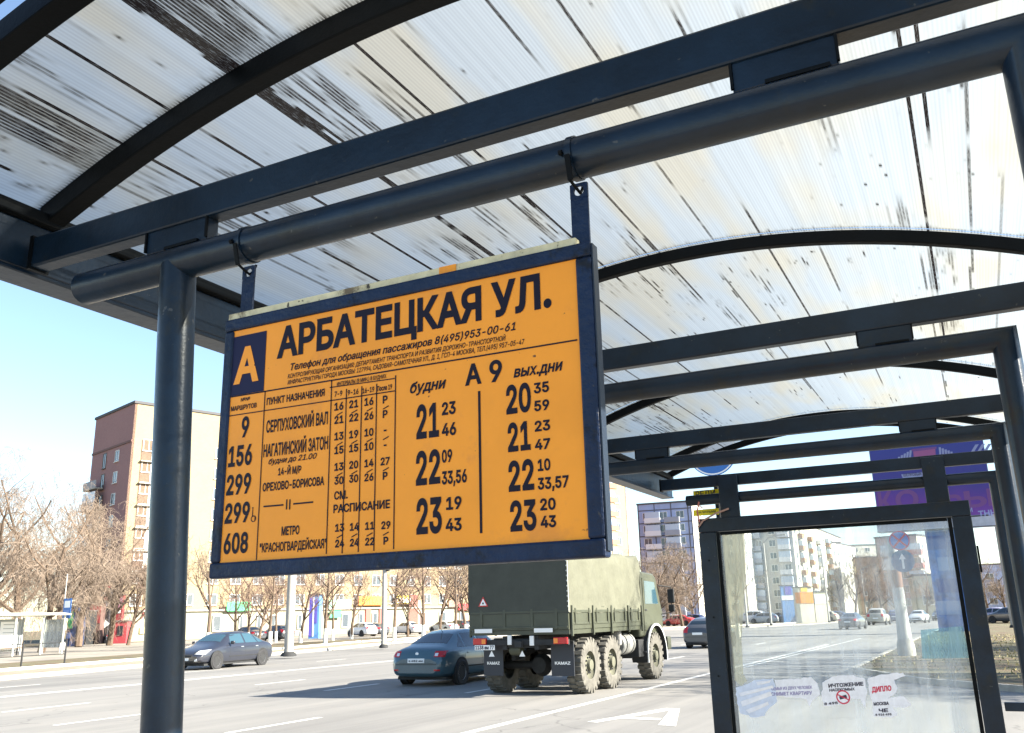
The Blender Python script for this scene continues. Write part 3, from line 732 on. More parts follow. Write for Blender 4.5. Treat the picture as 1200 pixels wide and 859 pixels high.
# straps, rings and pipe clamps
def hanger(x):
    zt = E_+.728; hw = .0165
    MB().box((x-hw, 1.327, Z1-.02), (x+hw, 1.332, zt-.026)).build('strap', M['sign_frame'], sg, world=True, bevel=.001)
    mb = MB(); n = 28; R_ = .0095; cz = zt-.012
    ins = [(x+R_*cos(2*pi*i/n), cz+R_*sin(2*pi*i/n)) for i in range(n)]
    def outp(a):
        c_, s_ = cos(a), sin(a); k_ = min(hw/abs(c_) if abs(c_) > 1e-6 else 9, .0145/abs(s_) if abs(s_) > 1e-6 else 9); return (x+c_*k_, cz+s_*k_)
    out = [outp(2*pi*i/n) for i in range(n)]
    for i in range(n):
        j = (i+1) % n
        for y in (1.327, 1.332): mb.quad((*ins[i][:1], y, ins[i][1]), (out[i][0], y, out[i][1]), (out[j][0], y, out[j][1]), (ins[j][0], y, ins[j][1]))
        mb.quad((ins[i][0], 1.327, ins[i][1]), (ins[j][0], 1.327, ins[j][1]), (ins[j][0], 1.332, ins[j][1]), (ins[i][0], 1.332, ins[i][1]))
        mb.quad((out[i][0], 1.327, out[i][1]), (out[j][0], 1.327, out[j][1]), (out[j][0], 1.332, out[j][1]), (out[i][0], 1.332, out[i][1]))
    mb.build('strap_eye', M['sign_frame'], sg, world=True)
    pts = [(x-.004+.010*sin(a)*0, 1.33+.0392*cos(a), E_+.78+.0392*sin(a)) for a in [2*pi*i/32 for i in range(33)]]
    MB().rsweep(pts, .012, .0022, (1, 0, 0)).build('pipe_clamp', M['steel'], sg, world=True, smooth=40)
    MB().obox((x-.002, 1.291, E_+.745), (.005, 0, 0), (0, .002, 0), (0, -.006, .022)).build('clamp_tail', M['steel_dark'], sg, world=True, bevel=.001)
    MB().sweep([(x-.006, 1.300, E_+.728), (x, 1.318, E_+.716), (x+.002, 1.330, E_+.712), (x+.001, 1.340, E_+.722), (x+.004, 1.345, E_+.738)], .0028, 8).build('hook', M['steel_dark'], sg, world=True, smooth=60)
    MB().lathe([(0, 0), (.005, 0), (.005, .006), (0, .006)], (x-.012, 1.288, E_+.775), (-1, 0, 0), 8).build('clamp_bolt', M['steel_dark'], sg, world=True)
hanger(-1.285); hanger(-.528)
# print
FYS = SY+.006
def sp(p): q = aty(p[0], p[1], FYS); return Vector((q.x, FYS, q.z))
UP = Vector((0, 0, 1)); OUT = Vector((0, -1, 0))
def T(txt, A, B, cap, bold=.03, it=0, m='ink', sp_=1.0, level=False):
    a, b = sp(A), sp(B); h = (sp((A[0], A[1]-cap))-a).length
    z = (a.z+b.z)/2
    if abs(b.x-a.x) < .6: a.z = b.z = z
    return lettering(txt, a, b, h, UP, M[m], sg, OUT, .0009 if m != 'orange' else .0016, bold, it, spacing=sp_)
def rule(A, B, wd=1.4, m='ink', name='rule'):
    a, b = sp(A), sp(B); d = (b-a).normalized(); n = d.cross(OUT)*wd*.0008
    return MB().prism([a-n+OUT*.0004, b-n+OUT*.0004, b+n+OUT*.0004, a+n+OUT*.0004], OUT*.0005).build(name, M[m], sg, world=True)
bl = [(272.6, 396), (312.9, 388), (311, 457.6), (268.6, 464.8)]
q_ = [sp(p) for p in bl]; xa = X0+fw*.8+.0005; 
MB().prism([(xa, FYS-.0004, q_[0].z), (q_[1].x, FYS-.0004, q_[0].z), (q_[1].x, FYS-.0004, q_[2].z), (xa, FYS-.0004, q_[2].z)], OUT*.0005).build('blue_square', M['blue_ink'], sg, world=True)
T('А', (274, 452), (303.5, 445.5), 42, .035, 0, 'orange')
T('АРБАТЕЦКАЯ УЛ.', (324.6, 419), (646.8, 362), 36.5, .035)
T('Телефон для обращения пассажиров 8(495)953-00-61', (340.7, 433.3), (604.5, 388), 8.2, .022, .25)
T('КОНТРОЛИРУЮЩАЯ ОРГАНИЗАЦИЯ: ДЕПАРТАМЕНТ ТРАНСПОРТА И РАЗВИТИЯ ДОРОЖНО-ТРАНСПОРТНОЙ', (337.3, 443.1), (593, 399.8), 5.2, .014, .25)
T('ИНФРАСТРУКТУРЫ ГОРОДА МОСКВЫ: 127994, САДОВАЯ-САМОТЕЧНАЯ УЛ., Д. 1, ГСП-4 МОСКВА, ТЕЛ.(495) 957-05-47', (337.3, 450.2), (615, 404), 5.2, .014, .25)
rule((268, 465.8), (676.6, 398.4), 1.6)
def R3(x, y): return (240+x/3.579, 440+y/3.579)
def R4(x, y): return (470+x/3.58, 440+y/3.58)
xa1 = sp(R3(245, 68)).x; za1 = sp(R3(240, 200)).x
def vrule(xpx, top, bot, wd=1.3):
    a = sp(R3(xpx, top)); b = sp(R3(xpx, bot)); X_ = (a.x+b.x)/2
    MB().prism([(X_-.0008*wd, FYS-.0004, a.z), (X_+.0008*wd, FYS-.0004, a.z), (X_+.0008*wd, FYS-.0004, b.z), (X_-.0008*wd, FYS-.0004, b.z)], OUT*.0005).build('rule', M['ink'], sg, world=True)
for a in ((236, 70, 772), (522, 20, 748), (586, 58, 745), (652, 47, 740), (716, 36, 735), (797, 0, 728)): vrule(*a)
rule(R3(93, 172), R3(797, 65), 1.2); rule(R3(525, 51), R3(797, 13), 1.1)
T('№№', R3(152, 110), R3(190, 105), 4.2, .02); T('МАРШРУТОВ', R3(110, 151), R3(218, 135), 5.6, .03)
T('ПУНКТ НАЗНАЧЕНИЯ', R3(260, 122), R3(503, 90), 8.4, .03)
T('ИНТЕРВАЛЫ (В МИН.) В БУДНИХ', R3(555, 42), R3(762, 14), 4.6, .02)
T('7-9', R3(545, 90), R3(577, 86), 6.2); T('9-16', R3(600, 84), R3(645, 78), 6.2); T('16-19', R3(662, 76), R3(711, 69), 6.2); T('После 19', R3(724, 67), R3(786, 58), 6, .03)
for tx, a, b, c_ in (('9', (153, 261), (184, 258), 24), ('156', (98, 385), (197, 375), 24), ('299', (90, 504), (192, 495), 23.5), ('299', (83, 624), (187, 614), 23.5), ('608', (78, 751), (180, 743), 24)):
    T(tx, R3(*a), R3(*b), c_, .035)
T('СЕРПУХОВСКИЙ ВАЛ', R3(258, 240), R3(516, 207), 14.5, .025); T('НАГАТИНСКИЙ ЗАТОН', R3(246, 342), R3(517, 312), 15, .025)
T('будни до 21.00', R3(268, 371), R3(470, 351), 6.6, .02, .3); T('14-Й М/Р', R3(308, 419), R3(405, 410), 8.6, .03)
T('ОРЕХОВО-БОРИСОВА', R3(243, 485), R3(501, 463), 10, .03)
for a, b in (((247, 550), (330, 543)), ((372, 539), (455, 531))): rule(R3(*a), R3(*b), 1.8)
for x in (345, 358):
    a = sp(R3(x, 520)); b = sp(R3(x, 562)); MB().box((a.x-.0013, FYS-.0009, b.z), (a.x+.0013, FYS-.0003, a.z)).build('ditto_mark', M['ink'], sg, world=True)
T('МЕТРО', R3(322, 672), R3(397, 666), 10.5, .03); T('"КРАСНОГВАРДЕЙСКАЯ"', R3(230, 744), R3(511, 724), 10.8, .025)
cx_ = [563, 625, 689, 757]
rows = [(('16', '21', '16', 'Р'), (147, 137, 127, 118), ('21', '22', '26', 'Р'), (203, 194, 187, 179)), (('13', '19', '10', '-'), (272, 264, 256, 246), ('15', '15', '10', '-'), (330, 322, 315, 308)),
        (('13', '20', '14', '27'), (400, 392, 385, 377), ('30', '30', '26', 'Р'), (458, 450, 444, 438)), (('13', '14', '11', '29'), (656, 652, 648, 645), ('24', '24', '22', 'Р'), (722, 718, 714, 710))]
for a_, ya, b_, yb in rows:
    for i in range(4):
        for s_, y in ((a_[i], ya[i]), (b_[i], yb[i])):
            hwid = 19 if len(s_) > 1 else (10 if s_ != '-' else 6)
            T(s_, R3(cx_[i]-hwid+3*(ya[0] > 600), y), R3(cx_[i]+hwid+3*(ya[0] > 600), y-1.5), 9.2, .035)
        ym = (ya[i]+(yb[i]-32))/2
        rule(R3(cx_[i]-9, ym+9), R3(cx_[i]+15, ym-5), 1.1, name='slash')
T('СМ.', R3(543, 522), R3(600, 517), 9.8, .03); T('РАСПИСАНИЕ', R3(540, 576), R3(777, 559), 10, .03)
def R2(x, y): return (470+x/4.09, 270+y/4.09)
T('А', R2(308, 746), R2(387, 735), 25, .03); T('9', R2(425, 731), R2(486, 722), 25.5, .03)
T('будни', R4(38, 74), R4(190, 56), 13, .025, .25); T('вых.дни', R2(540, 706), R2(778, 672), 13.5, .025, .25)
a = sp(R4(327, 66)); b = sp(R4(338, 662)); MB().box(((a.x+b.x)/2-.0022, FYS-.0009, b.z), ((a.x+b.x)/2+.0022, FYS-.0003, a.z)).build('rule', M['ink'], sg, world=True)
for tx, a, b, c_ in (('21', (65, 268), (160, 258), 40), ('23', (172, 167), (230, 162), 15), ('46', (172, 255), (232, 250), 15), ('22', (63, 462), (165, 455), 40), ('09', (172, 367), (215, 363), 15), ('33,56', (172, 457), (277, 450), 15.5),
                     ('23', (65, 668), (172, 661), 42), ('19', (190, 565), (255, 560), 15), ('43', (188, 655), (255, 650), 15), ('20', (443, 163), (547, 153), 34), ('35', (558, 76), (622, 70), 12.5), ('59', (560, 151), (623, 145), 12.5),
                     ('21', (450, 322), (545, 313), 34), ('23', (562, 236), (627, 230), 12.5), ('47', (563, 313), (627, 308), 12.5), ('22', (453, 488), (560, 481), 36), ('10', (575, 402), (628, 398), 14), ('33,57', (575, 478), (705, 471), 14),
                     ('23', (460, 655), (570, 650), 36), ('20', (585, 567), (650, 563), 14), ('43', (587, 640), (652, 636), 14)):
    T(tx, R4(*a), R4(*b), c_, .035)
# wheelchair mark
wc = sp(R3(205, 592)); k_ = .0012
mb = MB().lathe([(.0062, 0), (.0062, .0006), (.0048, .0006), (.0048, 0)], (wc.x, FYS-.0002, wc.z-.004), (0, -1, 0), 20)
mb.box((wc.x-.0035, FYS-.0009, wc.z+.001), (wc.x-.002, FYS-.0003, wc.z+.014)).box((wc.x-.0035, FYS-.0009, wc.z), (wc.x+.004, FYS-.0003, wc.z+.0014)).box((wc.x+.003, FYS-.0009, wc.z-.008), (wc.x+.0044, FYS-.0003, wc.z))
mb.lathe([(0, 0), (.0016, 0), (.0016, .0006), (0, .0006)], (wc.x-.0028, FYS-.0003, wc.z+.0165), (0, -1, 0), 12).build('wheelchair_mark', M['ink'], sg, world=True)

# ================================================================== poles, signs and billboard
def disc_sign(t, c_, r_, m, rim=None, nrm=(0, -1, 0)):
    d = MB().lathe([(0, 0), (r_, 0), (r_, .012), (0, .012)], c_, nrm, 40).build('sign_disc', m, t, world=True, smooth=30)
    if rim: MB().lathe([(r_*.97, .0125), (r_*.97, .0145), (r_*.86, .0145), (r_*.86, .0125)], c_, nrm, 40).build('sign_rim', rim, t, world=True)
    return d
SBL = plain('sign_blue', (.02, .13, .42), .4); SRD = plain('sign_red', (.62, .03, .05), .4); SWH = plain('sign_white', (.8, .8, .8), .4); SLB = plain('sign_pale_blue', (.12, .22, .55), .4)
pb = G(1063, 31.0, .11)
pole = thing('concrete_pole', 'white concrete pole on the verge carrying two round traffic signs', 'pole', pb)
hz = P(1054, 633.5, 30.6).z+.25-.11
MB().sweep([pb, pb+Vector((0, 0, 1.4)), pb+Vector((0, 0, hz))], [.26, .20, .155], 20).build('shaft', plain('pale_concrete', (.42, .42, .40), .85, var=.12, vscale=3), pole, world=True, smooth=60)
MB().lathe([(.27, 0), (.30, 0), (.30, .35), (.22, .6)], pb, (0, 0, 1), 20).build('collar', M['concrete'], pole, world=True, smooth=60)
MB().sweep([pb+Vector((0, 0, 2.15)), pb+Vector((0, 0, 2.9))], .185, 20).build('brown_wrap', plain('brown_wrap', (.17, .09, .06), .8, var=.2), pole, world=True, smooth=60)
s1 = P(1054, 633.5, 30.6); s2 = P(1058, 657.5, 30.6)
ns = thing('road_sign', 'round no stopping sign with red rim and cross on the concrete pole', 'road sign', s1+Vector((0, -.05, -.35)))
disc_sign(ns, s1, .335, SLB, SRD)
for a in (pi/4, -pi/4): MB().obox(s1+Vector((0, -.0135-.0008*(a > 0), 0)), (cos(a)*.28, 0, sin(a)*.28), (0, .0012, 0), (-sin(a)*.03, 0, cos(a)*.03)).build('cross_bar', SRD, ns, world=True)
sa = thing('road_sign', 'round blue road sign with white straight-ahead arrow, below the red-rimmed one', 'road sign', s2+Vector((0, -.05, -.38)))
disc_sign(sa, s2, .375, plain('sign_teal_blue', (.02, .14, .28), .4))
MB().prism([s2+Vector((x, -.013, z)) for x, z in ((-.035, -.26), (.035, -.26), (.035, .06), (.11, .06), (0, .26), (-.11, .06), (-.035, .06))], (0, -.003, 0)).build('arrow', SWH, sa, world=True)

# blue round sign on a thin post just beyond the shelter, with yellow credit flyers
qb = G(836, 9.6, .0)
tp_ = P(836, 530, 9.6)
tp0 = thing('sign_post', 'thin grey steel post behind the glazed panel with a big blue round sign', 'sign post', (tp_.x, tp_.y, 0))
MB().sweep([(tp_.x, tp_.y, 0), (tp_.x, tp_.y, tp_.z+.25)], .028, 14).build('shaft', M['steel_dark'], tp0, world=True, smooth=60)
MB().lathe([(0, 0), (.26, 0), (.26, .01), (0, .01)], (tp_.x, tp_.y-.045, tp_.z), (0, -1, 0), 48).build('sign_disc', SBL, tp0, world=True, smooth=30)
MB().lathe([(.25, 0), (.25, .002), (.236, .002), (.236, 0)], (tp_.x, tp_.y-.056, tp_.z), (0, -1, 0), 48).build('sign_rim', SWH, tp0, world=True)
YE = plain('yellow_flyer', (.95, .80, .02), .6, var=.1, vscale=30)
def flyer(lbl, x0, x1, y0, y1, txts):
    Y_ = 6.44
    a = aty(x0, y1, Y_); b = aty(x1, y0, Y_)
    t = thing('yellow_flyer', lbl, 'flyer', (a.x, Y_, a.z))
    MB().box((a.x, Y_, a.z), (b.x, Y_+.002, b.z)).build('sheet', YE, t, world=True)
    for tx, A, B, cap in txts:
        p, q = aty(*A, Y_), aty(*B, Y_); h = abs(aty(A[0], A[1]-cap, Y_).z-p.z)
        lettering(tx, (p.x, Y_, p.z), (q.x, Y_, p.z), h, UP, INK, t, OUT, .001, .012)
flyer('yellow flyer with large black letters above the tube end', 813, 842, 573, 586, [('РЕДИ', (815.5, 583), (838.5, 581.5), 7.2)])
flyer('smaller yellow flyer half hidden just below the tube end', 813, 842, 595.5, 605, [('НАЛИЧНЫМИ', (818, 602), (839, 601.2), 2.6)])
tape = thing('tape_remnant', 'torn strip of brown tape twisted at the top left of the panel frame', 'tape', aty(818, 618, 6.26))
ta = [aty(x, y, 6.262) for x, y in ((818, 618), (824, 610), (838, 602), (854, 596))]
MB().rsweep(ta, .004, .012, (0, 1, 0)).build('strip', plain('brown_tape', (.32, .2, .17), .7), tape, world=True)
tb = [aty(x, y, 6.262) for x, y in ((819, 588), (817, 600), (820, 612))]
MB().rsweep(tb, .004, .010, (0, 1, 0)).build('strip', M['plain_tape'] if 'plain_tape' in M else plain('red_brown_tape', (.4, .13, .12), .7), tape, world=True)

# billboard
DB = 62.0
bl_, br_ = P(1029, 622, DB), P(1167, 615, DB)
bt = P(1029, 518, DB).z; bb0 = min(bl_.z, br_.z)
Yb = (bl_.y+br_.y)/2
bx0, bx1, bz0, bz1 = aty(1030, 617, Yb).x, aty(1168, 610, Yb).x, aty(1100, 607, Yb).z, aty(1100, 516, Yb).z
pc_ = aty(1116, 700, Yb).x; pw = aty(1136, 700, Yb).x-aty(1093, 700, Yb).x
bbd = thing('billboard', 'huge purple and blue billboard on a blue clad column beyond the glass', 'billboard', (pc_, Yb, .11))
MB().box((bx0, Yb, bz0), (bx1, Yb+1.4, bz1)).build('board_box', plain('billboard_side', (.18, .2, .24), .7), bbd, world=True)
def bgrad():
    k = N('billboard_print'); sx = k.n('SeparateXYZ'); t = k.n('TexCoord'); k.l(t.outputs['Object'], sx.inputs[0])
    z = k.math('DIVIDE', k.math('SUBTRACT', sx.outputs[2], bz0-.11), bz1-bz0)
    x = k.math('MULTIPLY', sx.outputs[0], .02)
    nz = k.noise(k.coord('Object', (.5, .5, .5)), 1, 4)
    col = k.ramp(k.math('ADD', k.math('ADD', z, x), k.math('MULTIPLY', nz, .25)), [(.1, (.15, .035, .24)), (.35, (.10, .025, .24)), (.6, (.032, .026, .21)), (1.0, (.024, .032, .22))])
    k.l(col, k.b.inputs['Base Color']); k.b.inputs['Roughness'].default_value = .5; return k.m
MB().box((bx0+.05, Yb-.02, bz0+.05), (bx1-.05, Yb-.002, bz1-.05)).build('poster', bgrad(), bbd, world=True)
MB().box((bx0-.1, Yb-.5, bz0-.75), (bx1+.1, Yb+1.0, bz0-.12)).build('service_walkway', plain('walkway_grey', (.42, .43, .5), .7, var=.15, vscale=2), bbd, world=True)
MB().box((bx0-.1, Yb-.52, bz0-.80), (bx1+.1, Yb-.44, bz0-.751)).build('walkway_edge', M['joint'], bbd, world=True)
COLM = plain('blue_column_cladding', (.05, .15, .42), .5, var=.5, vscale=1.2)
MB().box((pc_-pw/2, Yb+.1, .11), (pc_+pw/2, Yb+1.3, bz0-.81)).build('column', COLM, bbd, world=True)
for i in range(6):
    z = 1.2+i*1.45
    MB().box((pc_-pw*(.46-.1*(i % 3)), Yb+.06, z), (pc_+pw*(.2+.09*(i % 2)), Yb+.098, z+.9)).build('column_panel', [plain('cladding_pale', (.16, .27, .5), .5), plain('cladding_deep', (.02, .08, .3), .5)][i % 2], bbd, world=True)
PINK = plain('billboard_pink', (.14, .045, .19), .5); LIL = plain('billboard_lilac', (.22, .24, .42), .5); ROSE = plain('billboard_rose', (.26, .07, .2), .5)
def bp(px, py): q = aty(px, py, Yb-.022); return Vector((q.x, Yb-.022, q.z))
def bpoly(name, pts, m): MB().prism([bp(*p) for p in pts], (0, -.012, 0)).build(name, m, bbd, world=True)
bpoly('crest_shield', [(1070, 529), (1096, 526), (1097, 541), (1072, 543)], ROSE)
bpoly('crest_edge', [(1068, 526.5), (1097.5, 523.5), (1097.5, 525.8), (1068, 528.8)], PINK)
for s_ in (-1, 1):
    for j in range(5):
        x0 = 1083+s_*(17+j*3.4); y0 = 526+j*1.6-(.1*x0-108.3)
        bpoly('wing_feather', [(x0, y0), (x0+2.6, y0-.2), (x0+1.2*s_+2.2, y0+13-j*1.4), (x0+1.2*s_, y0+13.3-j*1.4)], LIL)
for j in range(4):
    x0 = 1138+j*7.5; bpoly('stripe', [(x0+5, 521-j*.4), (x0+9, 520.6-j*.4), (x0+3, 530.5-j*.5), (x0-1, 530.9-j*.5)], LIL)
bpoly('caption_panel', [(1056, 556), (1081, 553.5), (1081, 562), (1060, 564.5)], LIL)
lettering('ШЕЛКОВЫЙ', bp(1059, 558.5)+Vector((0, -.013, 0)), bp(1080, 557)+Vector((0, -.013, 0)), .2, UP, INK, bbd, OUT, .004, .02)
lettering('КЛУБ', bp(1070, 563)+Vector((0, -.013, 0)), bp(1079, 562.3)+Vector((0, -.013, 0)), .2, UP, INK, bbd, OUT, .004, .02)
for tx, A, B, cap in (('К', (1031, 600), (1048, 598), 23), ('О', (1051, 598), (1078, 595), 22), ('Л', (1086, 596), (1108, 594), 21), ('Ь', (1110, 594), (1128, 592), 21), ('Ы', (1132, 596), (1166, 592), 20)):
    lettering(tx, bp(*A), bp(*B), (bp(A[0], A[1]-cap)-bp(*A)).length, UP, PINK, bbd, OUT, .006, .03)
lettering('ТНН', bp(1147, 606), bp(1168, 604), .42, UP, LIL, bbd, OUT, .010, .03)
lettering('ДИСКОТЕКИ ПО ВЫХОДНЫМ', bp(1040, 606), bp(1140, 600), .3, UP, LIL, bbd, OUT, .010, .02)

# ================================================================== VEHICLES
def paint(name, col, rough=.28):
    return plain(name, col, rough, coat=.6, var=.05, vscale=3)
def loft(st, seg_pts):
    """st: stations (y, zbot, zbelt, ztop, w, wt) -> rings of half profile, mirrored"""
    rings = []
    for y, zb, zl, zt, w_, wt in st:
        zm = zb+(zl-zb)*.52
        half = [(0, zb), (w_*.80, zb), (w_*.955, zb+.07), (w_*1.0, zm-.08), (w_*1.0, zm+.10), (w_*.975, zl-.06), (w_*.94, zl), (wt, zt-.045 if zt-zl > .15 else zl+(zt-zl)*.45), (wt*.82, zt-.008), (0, zt)]
        rings.append([Vector((x, y, z)) for x, z in half])
    return rings
def make_car(label, col, L=4.6, W=1.78, kind='sedan', group=None, cat='car', plate='е 482 ам', detail=True, loc=(0, 0, 0), rz=0):
    t = thing('parked_car' if not detail else 'car', label, cat, loc, rz, group)
    h = W/2; l = L/2
    if kind == 'sedan':
        st = [(-l, .34, .62, .70, h*.74, h*.60), (-l+.07, .26, .80, .88, h*.88, h*.70), (-l+.22, .22, .90, 1.0, h*.96, h*.76), (-l+.62, .20, .95, 1.05, h, h*.74), (-l+1.25, .19, .95, 1.36, h, h*.60), (-l+1.7, .19, .94, 1.44, h, h*.62),
              (-l+2.3, .19, .93, 1.46, h, h*.63), (-l+2.85, .19, .92, 1.40, h, h*.62), (-l+3.45, .19, .92, 1.04, h, h*.74), (-l+3.75, .2, .86, .95, h*.99, h*.74), (-l+4.2, .21, .76, .84, h*.95, h*.70), (l-.12, .24, .64, .70, h*.86, h*.62), (l, .32, .52, .56, h*.72, h*.5)]
        sides = [(3, 5), (5, 7), (7, 8)]; rear = 3; front = 7
    elif kind == 'hatch':
        st = [(-l, .34, .66, .76, h*.80, h*.64), (-l+.08, .25, .92, 1.02, h*.92, h*.72), (-l+.22, .22, .97, 1.10, h*.97, h*.70), (-l+.62, .2, .98, 1.42, h, h*.62), (-l+1.2, .2, .97, 1.50, h, h*.64), (-l+1.9, .2, .96, 1.52, h, h*.65),
              (-l+2.5, .2, .94, 1.46, h, h*.64), (-l+3.15, .2, .93, 1.05, h, h*.74), (-l+3.45, .2, .88, .97, h*.98, h*.72), (l-.4, .22, .78, .85, h*.93, h*.66), (l-.1, .25, .66, .70, h*.84, h*.6), (l, .34, .54, .56, h*.7, h*.5)]
        sides = [(2, 4), (4, 6), (6, 7)]; rear = 2; front = 6
    else:
        st = [(-l, .42, .80, .90, h*.84, h*.70), (-l+.06, .34, 1.05, 1.14, h*.94, h*.78), (-l+.16, .30, 1.10, 1.22, h*.98, h*.78), (-l+.42, .28, 1.10, 1.70, h, h*.70), (-l+1.2, .28, 1.10, 1.77, h, h*.72), (-l+2.1, .28, 1.09, 1.78, h, h*.73),
              (-l+2.75, .28, 1.07, 1.72, h, h*.72), (-l+3.4, .28, 1.06, 1.20, h, h*.80), (-l+3.7, .28, 1.02, 1.12, h*.99, h*.78), (l-.35, .3, .95, 1.02, h*.95, h*.74), (l-.08, .34, .80, .86, h*.86, h*.66), (l, .42, .62, .66, h*.76, h*.55)]
        sides = [(2, 4), (4, 6), (6, 7)]; rear = 2; front = 6
    R_ = loft(st, None); mb = MB(); n = len(R_[0]); full = []
    for r_ in R_:
        ring = r_+[Vector((-p.x, p.y, p.z)) for p in r_[-2:0:-1]]; full.append(ring); mb.v += ring
    m_ = len(full[0])
    for i in range(len(full)-1):
        for j in range(m_):
            k_ = (j+1) % m_; mb.f.append((i*m_+j, i*m_+k_, (i+1)*m_+k_, (i+1)*m_+j)); mb.m.append(0)
    mb.f.append(tuple(range(m_))); mb.m.append(0); e = (len(full)-1)*m_; mb.f.append(tuple(e+j for j in range(m_-1, -1, -1))); mb.m.append(0)
    body = mb.build('body', col, t, smooth=38)
    sb = body.modifiers.new('round', 'SUBSURF'); sb.levels = 1; sb.render_levels = 1
    bpy.context.view_layer.update(); dg = bpy.context.evaluated_depsgraph_get(); em = body.evaluated_get(dg).to_mesh()
    tree_ = BVHTree.FromPolygons([v.co.copy() for v in em.vertices], [tuple(p.vertices) for p in em.polygons])
    def patch(name, c4_, axis, m, lift=.006, th=.006, nu=7, nv=4, par=None):
        """panel lying on the body: c4_ four corners in the plane across axis, cast along axis onto the skin"""
        ax = Vector(axis); top = []; c4_ = [Vector(q) for q in c4_]
        for i in range(nu+1):
            for j in range(nv+1):
                f, g = i/nu, j/nv; p = (c4_[0]*(1-f)+c4_[1]*f)*(1-g)+(c4_[3]*(1-f)+c4_[2]*f)*g
                h_ = tree_.ray_cast(p+ax*3, -ax)
                if h_[0] is None:
                    h_ = tree_.find_nearest(p)
                n_ = h_[1] if h_[1].dot(ax) > 0 else -h_[1]; top.append((h_[0], n_))
        mb = MB(); k = len(top)
        mb.v = [p+n_*lift for p, n_ in top]+[p-n_*th for p, n_ in top]
        ix = lambda i, j: i*(nv+1)+j
        for i in range(nu):
            for j in range(nv):
                mb.f.append((ix(i, j), ix(i+1, j), ix(i+1, j+1), ix(i, j+1))); mb.m.append(0)
        rim_ = [ix(i, 0) for i in range(nu+1)]+[ix(nu, j) for j in range(1, nv+1)]+[ix(i, nv) for i in range(nu-1, -1, -1)]+[ix(0, j) for j in range(nv-1, 0, -1)]
        for q in range(len(rim_)):
            a_, b_ = rim_[q], rim_[(q+1) % len(rim_)]; mb.f.append((a_, b_, b_+k, a_+k)); mb.m.append(0)
        return mb.build(name, m, par or t, smooth=40)
    GLS = M['carglass_sky'] if detail == 2 else M['carglass']
    ys = [q[0] for q in st]; zl_ = st[front-1][2]; zt_ = st[front-2][3]
    r0y, r1y = ys[rear], ys[rear+1]; f0y, f1y = ys[front], ys[front+1]; bm = (r1y+f0y)/2+.05
    for s_ in (1, -1):
        X = s_*h
        zb_, zu = zl_+.035, zt_-.115
        def side(name, q): patch(name, [(X, y, z) for y, z in q], (s_, 0, 0), GLS)
        side('side_window', [(bm+.05, zb_), (f1y-.42, zb_), (f0y-.02, zu), (bm+.05, zu+.01)])
        side('side_window', [(r1y+.02 if kind == 'sedan' else r1y-.02, zb_), (bm-.04, zb_), (bm-.04, zu+.01), (r1y+.16, zu)])
        if kind == 'sedan': side('side_window', [(r0y+.22, zb_+.01), (r1y-.04, zb_), (r1y+.07, zu-.02), (r1y-.02, zu-.10)])
        else: side('side_window', [(r0y+.28, zb_+.02), (r1y-.08, zb_), (r1y+.08, zu), (r0y+.52, zu-.02)])
    def across(name, ya, yb, wa, wb, m): patch(name, [(-wa, ya, 2), (wa, ya, 2), (wb, yb, 2), (-wb, yb, 2)], (0, 0, 1), m, nu=8, nv=6)
    wt0, wt1 = st[rear][5], st[rear+1][5]
    if kind == 'sedan': across('rear_window', r0y+.05, r1y-.02, wt0*.86, wt1*.84, GLS)
    else:
        za, zb2 = st[rear][3]+.06, st[rear+1][3]-.10
        patch('rear_window', [(-wt1*.92, -l, za), (wt1*.92, -l, za), (wt1*.82, -l, zb2), (-wt1*.82, -l, zb2)], (0, -1, 0), GLS)
    across('windscreen', f1y-.03, f0y+.06, st[front+1][5]*.90, st[front][5]*.88, GLS)
    # wheels
    wr = .32 if kind != 'suv' else .38
    wy = (-l+.92, l-.92) if kind != 'suv' else (-l+.9, l-.88)
    for yy in wy:
        for s_ in (1, -1):
            MB().lathe([(0, 0), (wr+.065, 0), (wr+.06, .012), (0, .012)], (s_*(h*.995-.004), yy, wr+.02), (s_, 0, 0), 26).build('wheel_arch', M['dark'], t, smooth=40)
            wh = MB().lathe([(wr*.62, -.10), (wr*.93, -.11), (wr, -.085), (wr, .085), (wr*.93, .10), (wr*.62, .085)], (s_*(h-.075), yy, wr), (s_, 0, 0), 28).build('wheel', M['black'], t, smooth=40)
            rb = MB().lathe([(wr*.63, .088), (wr*.60, .06), (wr*.5, .05), (.0, .06)], (s_*(h-.075), yy, wr), (s_, 0, 0), 28)
            rb.build('rim', M['rim'], wh, smooth=40)
            if detail:
                for q in range(5):
                    a = 2*pi*q/5+.3; c_ = Vector((s_*(h-.005), yy+cos(a)*wr*.34, wr+sin(a)*wr*.34))
                    MB().obox(c_, (.006, 0, 0), (0, cos(a)*wr*.14, sin(a)*wr*.14), (0, -sin(a)*.035, cos(a)*.035)).build('rim_opening', M['dark'], wh)
    yr, yf = -l, l
    zz = .82 if kind == 'sedan' else (.90 if kind == 'hatch' else 1.02)
    for s_ in (1, -1):
        back = lambda nm, xa, xb, za, zb, m, lf=.008: patch(nm, [(s_*xa, -l-.2, za), (s_*xb, -l-.2, za), (s_*xb, -l-.2, zb), (s_*xa, -l-.2, zb)], (0, -1, 0), m, lift=lf, nu=6, nv=4)
        hh = .075 if kind == 'sedan' else .14
        back('tail_light', h*.60, h*.90, zz-hh, zz+hh, M['red_lamp'])
        if detail: back('reversing_lamp', h*.62, h*.72, zz-.05, zz+.02, M['clear_lamp'], .012); back('bumper_reflector', h*.62, h*.80, .40, .44, M['red_lamp'], .008)
        fz = .68 if kind != 'suv' else .86
